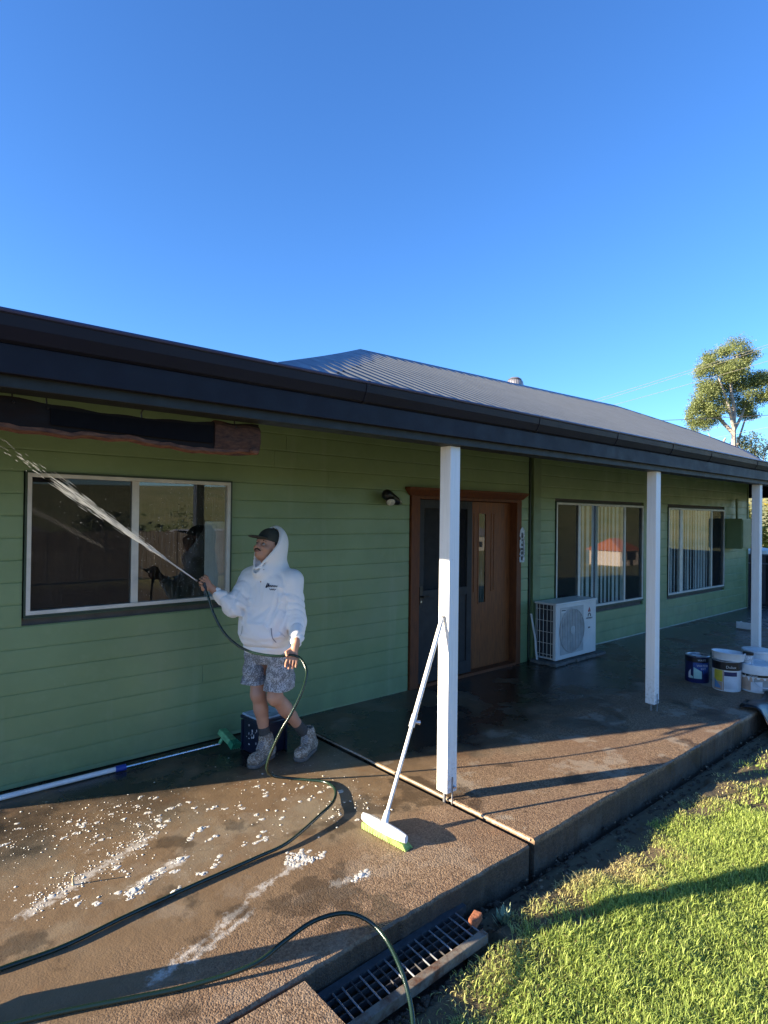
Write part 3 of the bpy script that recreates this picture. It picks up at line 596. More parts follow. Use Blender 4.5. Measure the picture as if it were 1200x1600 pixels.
# ------------------------------------------------------------------ things on and around the house
# hanging timber slab
BARKW = m_timber('dark_weathered_timber', (.0065, .0045, .004), (.016, .009, .0065), (1.2, 6, 6), .85)
BARK = m_timber('red_brown_bark', (.05, .017, .009), (.24, .105, .055), (3, 14, 14), .8)
t = thing('hanging_timber_slab', (.72, 2.75, 2.14), 'dark live-edge timber slab with a black panel hung on wires under the eave', 'timber slab')
xs = np.linspace(-.25, 1.512, 48); V = []; VB = []
for i, x in enumerate(xs):
    zt = 2.282+.010*math.sin(x*4+1)-.014*math.exp(-((x-.85)/.45)**2)+.003*math.sin(x*31); zb = 2.152-.024*math.exp(-((x-1.2)/.5)**2)+.007*math.sin(x*9)+.004*math.sin(x*37)+.003*random.uniform(-1, 1)
    V += [(x, 2.728, zb+.018), (x, 2.724+.002*math.sin(x*20), (zb+zt)/2), (x, 2.728, zt), (x, 2.772, zt), (x, 2.772, zb+.014)]
    VB += [(x, 2.7225+.002*random.random(), zb+.024+.004*random.random()), (x, 2.718+.004*random.random(), zb+.010), (x, 2.737, zb-.002), (x, 2.765, zb+.004), (x, 2.774, zb+.02)]
def strip(V, n, k): return [(i*k+j, (i+1)*k+j, (i+1)*k+(j+1) % k, i*k+(j+1) % k) for i in range(n-1) for j in range(k)]+[tuple(range(k)), tuple((n-1)*k+j for j in range(k))[::-1]]
G().add(V, strip(V, 48, 5)).build('slab', BARKW, t, smooth=True); G().add(VB, strip(VB, 48, 5)).build('bark_edge', BARK, t)
VE = []
for i, x in enumerate(np.linspace(1.275, 1.518, 14)):
    zt, zb = 2.279+.004*math.sin(x*40), 2.150-.022*math.exp(-((x-1.36)/.14)**2); e_ = .007*math.sin(x*60)
    VE += [(x, 2.721+.003*random.random(), zb+.02), (x, 2.7135+e_*.5, zb*.6+zt*.4), (x, 2.716, zt-.02), (x, 2.735, zt+.004), (x, 2.765, zt), (x, 2.770, zb+.01), (x, 2.74, zb-.006)]
G().add(VE, strip(VE, 14, 7)).build('bark_end', m_timber('lit_brown_bark', (.030, .014, .010), (.13, .06, .036), (4, 12, 12), .9), t)  # brown end bark, its warm light put into the lighter colour
G().ball((1.485, 2.722, 2.150), (.026, .020, .018), 9, 6).build('knot', BARK, t)
pl = [(x, 2.7165, 2.188-.016*math.exp(-((x-1.2)/.5)**2)) for x in np.linspace(.57, 1.262, 14)]+[(x, 2.7165, 2.262-.016*math.exp(-((x-.85)/.45)**2)) for x in np.linspace(1.262, .57, 14)]
G().prism(pl, (0, .005, 0)).build('black_panel', pm('black_panel_paint', (.0055, .0048, .0055), .8, spec=.1), t)
for x in (.44, .56, .936, 1.385):
    z0 = 2.282+.010*math.sin(x*4+1)-.014*math.exp(-((x-.85)/.45)**2)
    G().tube([(x, 2.735, z0-.02), (x-.004, 2.735, z0+.02), (x+.003, 2.72, 2.30)], .0035, 6).ball((x, 2.722, z0-.02), .006, 6, 4).build('wire_hook', BLK, t)
# wall lamp
t = thing('wall_lamp', (4.10, W, 2.0), 'black outdoor spotlight with a pale lens on the wall left of the door', 'wall lamp')
a = Vector((3.875, W-.13, 2.066)); b = Vector((4.075, W-.085, 1.992))
G().lathe([(.030, 0), (.034, .008), (.034, .022), (.02, .03)], (4.13, W, 1.99), 14, (0, -1, 0)).build('base', BLK, t, smooth=True)
G().tube([(4.13, W-.03, 1.99), (4.10, W-.075, 1.995), (4.06, W-.085, 2.01)], .015, 8).build('arm', BLK, t, smooth=True)
d = (a-b).normalized(); aim = Vector((-.30, -.50, -.62)).normalized()
G().lathe([(.022, -.05), (.034, -.035), (.044, 0), (.050, .08), (.055, .15), (.052, .185), (.036, .205), (.012, .213)], b+d*.0, 18, d).build('shade', BLK, t, smooth=True)
hc = Vector((3.945, W-.150, 1.985)); G().lathe([(.030, -.07), (.040, -.05), (.048, 0), (.050, .012)], hc, 18, aim).build('lamp_head', BLK, t, smooth=True)
G().lathe([(.044, .0125), (.040, .022), (.02, .030)], hc, 18, aim).build('lens', pm('pale_lamp_lens', (.62, .62, .56), .3, .2, 60), t, smooth=True)
G().tube([(4.13, W-.03, 2.0), (4.175, W-.06, 1.985), (4.165, W-.07, 1.965), (4.11, W-.05, 1.955)], .005, 6).build('steel_bracket', STEEL, t, smooth=True)
# ornamental plaque
t = thing('wall_plaque', (6.255, W, 1.5), 'long pale grey metal ornament screwed beside the right of the door frame', 'wall ornament')
PLQ = pm('pale_blue_grey_metal', (.50, .56, .62), .4, .25, 40); yq = W-.030
prof = [(-.045, 0), (-.052, .06), (-.030, .075), (-.052, .10), (-.030, .15), (-.052, .19), (-.05, .27), (-.025, .29), (-.05, .33), (-.042, .40), (-.02, .425), (0, .438)]
poly = [(6.258+a, yq, 1.285+b) for a, b in prof]+[(6.258-a, yq, 1.285+b) for a, b in prof[::-1][1:]]
G().prism(poly, (0, .006, 0)).build('plate', PLQ, t)
DK = pm('dark_recess_metal', (.02, .025, .035), .5)
for zc, hw, hh in ((1.335, .022, .022), (1.40, .018, .02), (1.45, .024, .014), (1.50, .014, .016), (1.62, .012, .03), (1.56, .010, .012)): G().box(6.250-hw, 6.250+hw, yq-.004, yq-.0005, zc-hh, zc+hh).build('cutout', DK, t, bevel=.003)
G().tube([(6.258, yq-.006, 1.30), (6.285, yq-.008, 1.42), (6.275, yq-.008, 1.55), (6.262, yq-.006, 1.66)], .007, 6).build('scroll', PLQ, t, smooth=True)
G().box(6.251, 6.265, W-.024, W+.004, 1.38, 1.40).box(6.251, 6.265, W-.024, W+.004, 1.62, 1.64).build('bracket', DK, t)
# meter box
t = thing('meter_box', (13.15, W, 1.29), 'green painted meter box on the far right end of the wall', 'meter box')
G().box(12.91, 13.39, 4.325, W-.002, 1.29, 1.88).build('case', PAINT, t, bevel=.006); G().box(12.93, 13.37, 4.312, 4.3245, 1.31, 1.86).build('door', CORN, t, bevel=.003)
G().box(13.33, 13.35, 4.302, 4.3115, 1.55, 1.60).build('latch', STEEL, t); G().tube([(13.30, 4.55, 1.88), (13.30, 4.56, 2.28)], .022, 8).build('conduit', CORN, t, smooth=True)
G().tube([(14.16, 4.56, 1.35), (14.16, 4.55, .5), (14.20, 4.50, .05)], .02, 8).build('drop_pipe', BLK, house, smooth=True)

# air conditioner
t = thing('air_conditioner', (6.97, 4.40, .055), 'white air conditioner outdoor unit standing against the wall below a window', 'air conditioner')
ACW = pm('cream_white_casing', (.62, .62, .59), .45, .05, 5); x0, x1, y0, y1, z0, z1 = 6.50, 7.44, 4.255, 4.555, .075, .775
G().box(x0+.012, x1, y0, y0+.02, z0, z1-.02).box(x1-.018, x1, y0+.0205, y1, z0, z1-.02).box(x0+.03, x1-.019, y1-.012, y1, z0, z1-.02).box(x0+.012, x1-.019, y0+.0205, y1-.013, z0, z0+.02).box(x0+.0, x0+.075, y0-.001, y0+.045, z0-.001, z1-.021).build('casing', ACW, t, bevel=.008)
G().box(x0-.012, x1+.012, y0-.012, y1+.005, z1-.0195, z1+.008).build('top_panel', ACW, t, bevel=.008)
G().box(x0+.03, x0+.045, y0+.046, y1-.013, z0+.021, z1-.02).build('coil', pm('dark_coil_fins', (.035, .032, .038), .6), t)
g = G()
for k in range(5): z = z0+.06+k*.14; g.tube([(x0+.012, y0+.04, z), (x0+.012, y1, z)], .004, 5)
for k in range(5): y = y0+.075+k*.055; g.tube([(x0+.008, y, z0+.01), (x0+.008, y, z1-.02)], .004, 5)
g.build('side_guard', ALU, t)
fx, fz, fr = x0+.36, z0+.345, .275
GR = pm('grey_fan_panel', (.40, .405, .39), .5)
G().box(x0+.095, x0+.625, y0-.0045, y0-.0005, z0+.055, z1-.055).build('fan_panel', GR, t, bevel=.0015)
G().lathe([(fr, .0046), (fr, .0065), (.001, .0065)], (fx, y0, fz), 40, (0, -1, 0)).build('fan_opening', pm('dark_fan_cavity', (.020, .023, .028), .6), t)
g = G()
for k in range(-7, 8):
    dx = k*.037; h = math.sqrt(max(fr*fr-dx*dx, 0))-.004; g.box(fx+dx-.004, fx+dx+.004, y0-.014, y0-.008, fz-h, fz+h)
g.build('fan_guard', GR, t)
G().lathe([(fr+.006, .005), (fr+.006, .014), (fr-.004, .016), (fr-.006, .007)], (fx, y0, fz), 40, (0, -1, 0)).build('guard_ring', GR, t, smooth=True)
G().lathe([(.055, .007), (.055, .017), (.03, .02)], (fx, y0, fz), 20, (0, -1, 0)).build('fan_hub', GR, t)
bx = x0+.77; RED = pm('red_emblem', (.45, .03, .03), .4); INK = pm('dark_print', (.035, .035, .04), .5)
def dia(cx, cz, s, h): return [(cx, y0-.0028, cz-h), (cx+s, y0-.0028, cz), (cx, y0-.0028, cz+h), (cx-s, y0-.0028, cz)]
for dx, dz in ((0, .028), (-.016, 0), (.016, 0)): G().prism(dia(bx+dx, .628+dz, .013, .021), (0, .0022, 0)).build('emblem', RED, t)
g = G(); g.tube([(bx-.030, y0-.002, .555), (bx-.026, y0-.002, .585), (bx, y0-.002, .597), (bx+.026, y0-.002, .585), (bx+.030, y0-.002, .555)], .006, 5); g.build('arch_mark', INK, t)
rotf = Matrix.Rotation(math.pi/2, 3, 'X')
text('badge_text', 'MITSUBISHI', .030, (bx, y0-.002, .532), rotf, INK, t)
G().box(bx-.025, bx+.02, y0-.0022, y0-.0004, .40, .418).build('badge', INK, t)
G().box(x0+.105, x0+.215, y0-.0075, y0-.0046, .655, .70).build('rating_label', ACW, t); G().box(x0+.115, x0+.205, y0-.009, y0-.0077, .68, .692).build('label_print', INK, t)
for xx in (x0+.1, x1-.2): G().box(xx, xx+.09, y0+.01, y1-.01, .056, z0-.001).build('foot', BLK, t)
G().tube([(6.47, 4.60, .62), (6.47, 4.53, .30), (6.47, 4.52, .16), (6.475, 4.50, .03)], .014, 8).build('drain_pipe', ACW, t, smooth=True)
PAV = pm('grey_paver', (.13, .125, .115), .9, .2, 12, .003, 50)
for k, xx in enumerate((6.43, 6.67, 6.91, 7.15, 7.39)):
    o = G().box(xx, xx+.225, 4.20+random.uniform(0, .02), 4.58, .018, .0555).build('paver', PAV, None, bevel=.004)
    tag(o, ['grey paver under the left corner of the air conditioner', 'second grey paver from the left under the air conditioner', 'middle grey paver under the air conditioner fan', 'fourth grey paver from the left under the air conditioner', 'grey paver sticking out right of the air conditioner'][k], 'paver', 'pavers under the air conditioner')

# paint buckets
def pail(name, x, y, r, h, label, body, bands, rim=None, z=.018, taper=.93):
    t = thing(name, (x, y, z), label, 'paint bucket', 'paint buckets beside the post')
    G().lathe([(r*taper, 0), (r*taper+.003, .006), (r, h-.004), (r, h), (r-.006, h), (r-.012, h-.03)], (x, y, z), 28).build('bucket', body, t, smooth=True)
    for a, b, m, a0, a1 in bands:
        n = max(3, int(abs(a1-a0)/.2)); vs = []
        for i in range(n+1):
            th = a0+(a1-a0)*i/n
            for q in (a, b): rr = r*taper+(r-r*taper)*q/h+.0018; vs.append((x+rr*math.cos(th), y+rr*math.sin(th), z+q))
        G().add(vs, [(2*i, 2*i+2, 2*i+3, 2*i+1) for i in range(n)]).build('label_panel', m, t)
    return t
def ptext(t, s, size, x, y, r, z, ang, m):
    p = (x+r*math.cos(ang), y+r*math.sin(ang), z); rot = Matrix.Rotation(ang+math.pi/2, 3, 'Z') @ rotf
    return text('label_text', s, size, p, rot, m, t)
NAVY = pm('navy_label', (.015, .022, .10), .35); BLU = pm('blue_label', (.03, .08, .30), .35); TEAL = pm('pale_teal_print', (.38, .60, .56), .4); YEL = pm('yellow_print', (.62, .48, .05), .4); PINK = pm('peach_print', (.50, .33, .24), .4)
PLW = pm('white_bucket_plastic', (.68, .69, .70), .4, .06, 12); LBL = pm('white_label_print', (.62, .63, .66), .4); TIN = pm('tin_rim', (.35, .35, .37), .3, metal=.8); GRY = pm('grey_print', (.30, .30, .29), .5); SKY = pm('sky_blue_print', (.12, .25, .45), .4); BLKL = pm('black_label', (.012, .012, .016), .35)
va = math.atan2(-.34, -.94)
c1 = (7.19, 2.86); t = pail('paint_tin', *c1, .122, .285, 'navy blue paint tin with a pale house print, left of the white buckets', NAVY, [(.23, .278, BLKL, 1.2, 5.6), (.10, .225, BLU, va-.3, va+1.1), (.035, .045, TEAL, va-.9, va+.7)], taper=1.0)
G().lathe([(.123, .2855), (.126, .291), (.122, .297), (.108, .297), (.105, .287), (.001, .287)], (*c1, .018), 28).build('lid_rim', TIN, t, smooth=True)
G().prism([(c1[0]-.02+.06*math.cos(q), c1[1]+.05*math.sin(q), .3055) for q in np.linspace(0, 6.28, 12, False)], (0, 0, .001)).build('paint_smear', LBL, t)
def patch(t, c, r, th0, th1, zl, zr, m, z=.018, off=.003):
    vs = []; n = 6
    for i in range(n+1):
        th = th0+(th1-th0)*i/n; f = i/n; a = zl[0]+(zr[0]-zl[0])*f; b = zl[1]+(zr[1]-zl[1])*f
        vs += [(c[0]+(r+off)*math.cos(th), c[1]+(r+off)*math.sin(th), z+a), (c[0]+(r+off)*math.cos(th), c[1]+(r+off)*math.sin(th), z+b)]
    G().add(vs, [(2*i, 2*i+2, 2*i+3, 2*i+1) for i in range(n)]).build('print', m, t)
patch(t, c1, .122, va-.25, va+.42, (.05, .175), (.05, .13), TEAL); patch(t, c1, .122, va-.72, va-.50, (.05, .11), (.05, .15), LBL); patch(t, c1, .122, va-.50, va-.30, (.05, .08), (.05, .07), TEAL)
ptext(t, 'WATER', .036, *c1, .126, .212, va+.45, LBL); ptext(t, 'EXT', .030, *c1, .126, .178, va+.55, LBL); ptext(t, 'WATT', .030, *c1, .126, .272, va+.4, LBL)
c2 = (7.10, 2.52); t = pail('paint_bucket', *c2, .140, .315, 'tall white bucket with a yellow and black label, lid stacked open on top', PLW, [(.225, .312, BLKL, 1.2, 5.6)], taper=.96)
patch(t, c2, .1375, va-.95, va-.28, (.10, .222), (.10, .222), YEL); patch(t, c2, .1365, va-.95, va-.3, (.01, .098), (.01, .098), PINK); patch(t, c2, .1375, va-.9, va-.40, (.03, .13), (.03, .05), SKY, off=.005)
patch(t, c2, .137, va-.27, va-.18, (.01, .222), (.01, .222), PINK); patch(t, c2, .1375, va-.17, va+.75, (.165, .21), (.165, .21), NAVY); patch(t, c2, .1365, va-.17, va+.75, (.03, .16), (.03, .16), LBL)
ptext(t, 'Dulux', .040, *c2, .147, .28, va+.28, LBL)
G().lathe([(.130, .3155), (.150, .318), (.163, .395), (.166, .398), (.163, .401), (.152, .398), (.140, .335), (.001, .333)], (*c2, .018), 28, (.06, -.02, 1)).build('lid', PLW, t, smooth=True)
c3 = (7.33, 2.30); t = pail('paint_bucket', *c3, .178, .28, 'wide low white bucket with a peach and grey label at the right edge', PLW, [(.165, .19, BLKL, 1.0, 5.6)], taper=.94)
patch(t, c3, .172, va-.95, va+.8, (.02, .16), (.02, .16), PINK); patch(t, c3, .172, va-.2, va+.9, (.02, .15), (.02, .13), GRY, off=.005); patch(t, c3, .1715, va-.35, va+.25, (.02, .11), (.02, .125), LBL, off=.007)
ptext(t, 'Dulux', .030, *c3, .182, .196, va-.2, LBL)
G().lathe([(.180, .19), (.189, .194), (.190, .275), (.186, .288), (.170, .292), (.166, .280), (.001, .279)], (*c3, .018), 30).build('lid', PLW, t, smooth=True)
G().tube(spline([(c3[0]-.185, c3[1]-.02, .14), (c3[0]-.215, c3[1]-.10, .10), (c3[0]-.14, c3[1]-.15, .085)], 4), .005, 6).build('handle', LBL, t, smooth=True)
cj = (7.25, 2.36); t = thing('paint_jar', (*cj, .31), 'small speckled jar with a dark lid standing on the wide white bucket', 'jar')
G().lathe([(.048, 0), (.050, .006), (.050, .085), (.044, .095)], (*cj, .2985), 18).build('jar', m_speckle('paint_spattered_jar', (.36, .37, .38), (.65, .66, .68), .6, 90), t, smooth=True); G().lathe([(.052, .0955), (.053, .12), (.048, .123), (.001, .123)], (*cj, .2985), 18).build('lid', BLK, t, smooth=True)
c4 = (7.72, 2.42); t = pail('paint_bucket', *c4, .15, .33, 'plain white bucket at the very right edge, behind the wide one', PLW, [], taper=.94); G().lathe([(.152, .3305), (.157, .335), (.157, .36), (.14, .362), (.001, .35)], (*c4, .018), 26).build('lid', PLW, t, smooth=True)
t = thing('paint_tray', (11.33, 3.65, .018), 'pale tray lying on the shaded far end of the patio', 'tray'); G().box(11.25, 11.5, 3.55, 3.85, .019, .03).box(11.25, 11.265, 3.55, 3.85, .0305, .13).box(11.485, 11.5, 3.55, 3.85, .0305, .09).box(11.266, 11.484, 3.835, 3.85, .0305, .11).build('tray', PLW, t, bevel=.004); G().ball((11.36, 3.6, .05), (.07, .05, .03), 10, 6).build('roller', BLK, t, smooth=True)
# black sheet over the patio edge
n = 14; V = []; Fq = []
for i in range(n):
    for j in range(8):
        u, v = i/(n-1), j/7; x = 6.42+.95*u+.03*math.sin(v*5); y = 2.16-.30*v+.02*math.sin(u*9); z = .035+.02*math.sin(u*8+v*3)-.25*max(0, v-.5)**1.3*2+.012*random.random(); V.append((x, y, z))
for i in range(n-1):
    for j in range(7): a = i*8+j; Fq.append((a, a+8, a+9, a+1))
o = link('plastic_sheet', fast_mesh('plastic_sheet', V, Fq, BLK, True)); md = o.modifiers.new('thick', 'SOLIDIFY'); md.thickness = .006
tag(o, 'crumpled black plastic sheet hanging over the patio edge at the right', 'plastic sheet')

# cool box behind the man's legs
t = thing('tool_crate', (2.39, 4.19, 0), 'dark navy crate with a pale blue lid standing against the wall behind the legs', 'crate')
NB = pm('dark_navy_plastic', (.012, .016, .035), .35); q = R_(4)
rot = Matrix.Rotation(q, 3, 'Z'); ax = (rot @ Vector((1, 0, 0)), rot @ Vector((0, 1, 0)), Vector((0, 0, 1)))
c = Vector((2.405, 4.185, 0)); G().obox(c+Vector((0, 0, .125)), ax, (.122, .112, .124)).build('body', NB, t, bevel=.012)
G().obox(c+Vector((0, 0, .262)), ax, (.138, .127, .012)).build('rim', NB, t, bevel=.006); G().obox(c+Vector((0, 0, .2825)), ax, (.126, .116, .008)).build('lid', pm('pale_blue_lid', (.33, .45, .58), .3), t, bevel=.004)
for a in (-1, 1):
    for b in (-1, 1): G().obox(c+ax[0]*.124*a+ax[1]*.113*b+Vector((0, 0, .12)), ax, (.010, .010, .118)).build('corner_rib', NB, t, bevel=.004)
g = G()
for k in range(16): g.ball(c+ax[0]*random.uniform(-.11, -.06)+Vector((0, -.1135, random.uniform(.10, .17))), (.007*random.uniform(.5, 1.5), .002, .009*random.uniform(.5, 1.6)), 6, 4)
for k in range(14): g.ball(c-ax[0]*.1245+ax[1]*random.uniform(-.1, .08)+Vector((0, 0, random.uniform(.06, .22))), (.002, .007*random.uniform(.5, 1.5), .010*random.uniform(.4, 1.5)), 6, 4)
g.build('paint_splash', LBL, t, smooth=True)['kind'] = 'stuff'

# white broom leaning on the post
t = thing('broom', (2.285, 2.61, 0), 'white broom with a telescopic handle leaning against the nearest white post', 'broom')
ALW = pm('white_handle_paint', (.80, .80, .78), .3); PLG = pm('lime_green_bristles', (.30, .46, .12), .7, .2, 40)
ha = Vector((2.302, 2.628, .072)); hb = Vector((2.829, 2.690, 1.185)); hm = ha.lerp(hb, .465)
G().tube([ha.lerp(hb, .02), hm], .0110, 12).build('lower_pole', ALW, t, smooth=True); G().tube([hm-(hb-ha)*.02, hb], .0145, 12).build('upper_pole', ALW, t, smooth=True)
G().tube([hm-(hb-ha)*.025, hm+(hb-ha)*.035], .0175, 12).build('collar', PLW, t, smooth=True); G().tube([hm+Vector((.01, -.01, 0)), hm+Vector((.034, -.030, -.004))], [.010, .014], 10).build('knob', STEEL, t, smooth=True)
G().tube([hb, hb+(hb-ha)*.012], [.015, .011], 12).build('end_cap', GRY, t, smooth=True)
dh = Vector((.085, -1, -.02)).normalized(); hc = Vector((2.285, 2.612, .055)); sx = Vector((1, .085, 0)).normalized(); L = .172
g = G(); vs = []; n = 15
for i in range(n):
    u = -1+2*i/(n-1); wv = .033*(1-.55*abs(u)**4); hv = .033*(1-.30*u*u); cz = hc+dh*L*u
    for j in range(10): th = 2*math.pi*j/10; vs.append(cz+sx*wv*math.cos(th)+Vector((0, 0, 1))*hv*math.sin(th))
g.add(vs, strip(vs, n, 10)); g.build('head', pm('white_broom_plastic', (.80, .81, .78), .35), t, smooth=True)
G().tube([hc+Vector((.0, .0, .012)), ha+(hb-ha)*.05], [.022, .0165], 12).build('socket', ALW, t, smooth=True)
g = G()
for i in range(26):
    u = -.97+1.94*i/25
    for s_ in np.linspace(-1, 1, 6):
        a = hc+dh*L*u*.93+sx*.018*s_-Vector((0, 0, .024)); sp = 1.0+.05*random.random(); b = hc+dh*(L*(u+.13)*1.02)+sx*.027*s_*sp; b.z = .003
        g.tube([a, b], [.0065, .0045], 4)
bo = g.build('bristles', PLG, t); bo['kind'] = 'stuff'
g = G()
for k in range(7): x = -.6+.06*k; g.obox(hc+dh*L*(-.55+.07*k)+Vector((0, 0, .0325)), (dh, sx, (0, 0, 1)), (.004, .010*random.uniform(.5, 1), .0008))
g.build('print', GRY, t)

# green scrubbing brush on a long pole, lying along the wall
t = thing('scrubbing_brush', (1.4, 4.47, 0), 'long white pole with a green brush head lying along the wall', 'brush')
G().tube([(-.1, 4.49, .022), (1.39, 4.478, .020)], .0175, 10).build('white_pole', PLW, t, smooth=True)
G().tube([(1.385, 4.478, .020), (1.455, 4.473, .020)], .0225, 10).build('collar', pm('blue_collar', (.02, .05, .28), .4), t, smooth=True)
G().tube([(1.45, 4.473, .020), (2.15, 4.413, .040)], .0095, 8).build('silver_pole', STEEL, t, smooth=True)
for k in range(6): p = Vector((1.56, 4.4635, .0231)).lerp(Vector((2.10, 4.417, .0385)), k/5.); G().ball(p+Vector((0, -.006, .006)), .004, 6, 4).build('lock_hole', BLK, t)
bd = Vector((.10, -.62, -.24)).normalized(); bs = Vector((.9, .2, -.15)).normalized(); bc = Vector((2.20, 4.405, .088))
GRB = pm('mid_green_brush_plastic', (.17, .44, .20), .5, .2, 30)
bu = bd.cross(bs).normalized(); bs = bu.cross(bd)
G().obox(bc, (bd, bs, bu), (.075, .036, .024)).build('head', GRB, t, bevel=.01); G().tube([(2.14, 4.414, .040), bc-bs*.01-bd*.02], [.012, .017], 8).build('socket', GRB, t, smooth=True)
g = G()
for i in range(9):
    for j in range(5): a = bc+bd*.074+bs*(-.032+.016*j)+bu*(-.02+.005*i); g.tube([a, a+bd*.060+bs*(-.008+.004*j)], .0045, 4)
g.build('bristles', pm('dark_green_bristles', (.04, .26, .13), .6), t)['kind'] = 'stuff'

# drain grate -------------------------------------------------------
t = thing('drain_grate', (1.8, 1.91, -.10), 'rusty steel drain grate in the gutter at the foot of the patio edge', 'drain grate')
RUST = pm('rusty_steel', (.055, .050, .048), .7, .3, 30, .002, 80); g0, g1 = 1.40, 2.24
def yb(x, f): return 1.826+.175*f+.018*(x-1.4)
for k in range(5): G().bar((g0, yb(g0, k/4), -.112), (g1, yb(g1, k/4), -.112), .006, .022).build('long_bar', RUST, t)
for k in range(18):
    x = g0+.02+k*.047; G().tube([(x-.01, yb(x, -.03), -.101), (x+.004, yb(x, 1.02), -.101)], .0042, 6).build('cross_bar', GALV if k % 3 else RUST, t)
tag(G().bar((1.2, 1.993, -.112), (2.3, 2.020, -.112), .035, .035).build('angle_rail', pm('dark_grey_rail', (.05, .055, .06), .6, .2, 20), t), 'back rail against the patio')
RAILF = NT('rusted_painted_rail'); RAILF.set(RAILF.mix(RAILF.rng(RAILF.noise(9, 6, .7), .45, .6), (.20, .175, .135), (.10, .042, .020)), .85).bump(RAILF.noise(60), .002)
G().bar((1.2, 1.797, -.112), (2.22, 1.815, -.112), .040, .045).build('front_rail', RAILF.m, t, bevel=.004)
G().box(1.1, 2.32, 1.7, 2.10, -.44, -.40).build('pit_floor', SOIL, t)
o = G().obox((2.245, 1.895, -.085), ((1, .3, .1), (-.3, 1, 0), (0, 0, 1)), (.035, .022, .018)).build('brick_piece', pm('orange_brick', (.36, .13, .06), .9, .2, 30, .003), None, bevel=.006); tag(o, 'small broken piece of orange brick at the end of the drain grate', 'brick')
g = G()
for k in range(46):
    a = random.random()*6.28; l = random.uniform(.03, .075); b = Vector((2.42+random.gauss(0, .02), 1.86+random.gauss(0, .015), -.16)); e = b+Vector((math.cos(a)*l*.7, math.sin(a)*l*.7, l)); s_ = Vector((-math.sin(a), math.cos(a), 0))*.006; m = b.lerp(e, .55)
    g.add([b, m+s_, e, m-s_], [(0, 1, 2, 3)])
o = g.build('weed_plant', pm('grey_green_leaf', (.26, .32, .18), .6)); tag(o, 'small grey green weed growing beside the brick piece at the drain end', 'weed')
o = G().tube([(.815, 3.246, 0), (.812, 3.25, .030), (.816, 3.247, .055)], [.006, .005, .004], 6).build('wooden_peg', pm('pale_twig', (.45, .36, .22), .8)); tag(o, 'short pale peg sticking up from the patio among the foam', 'peg')

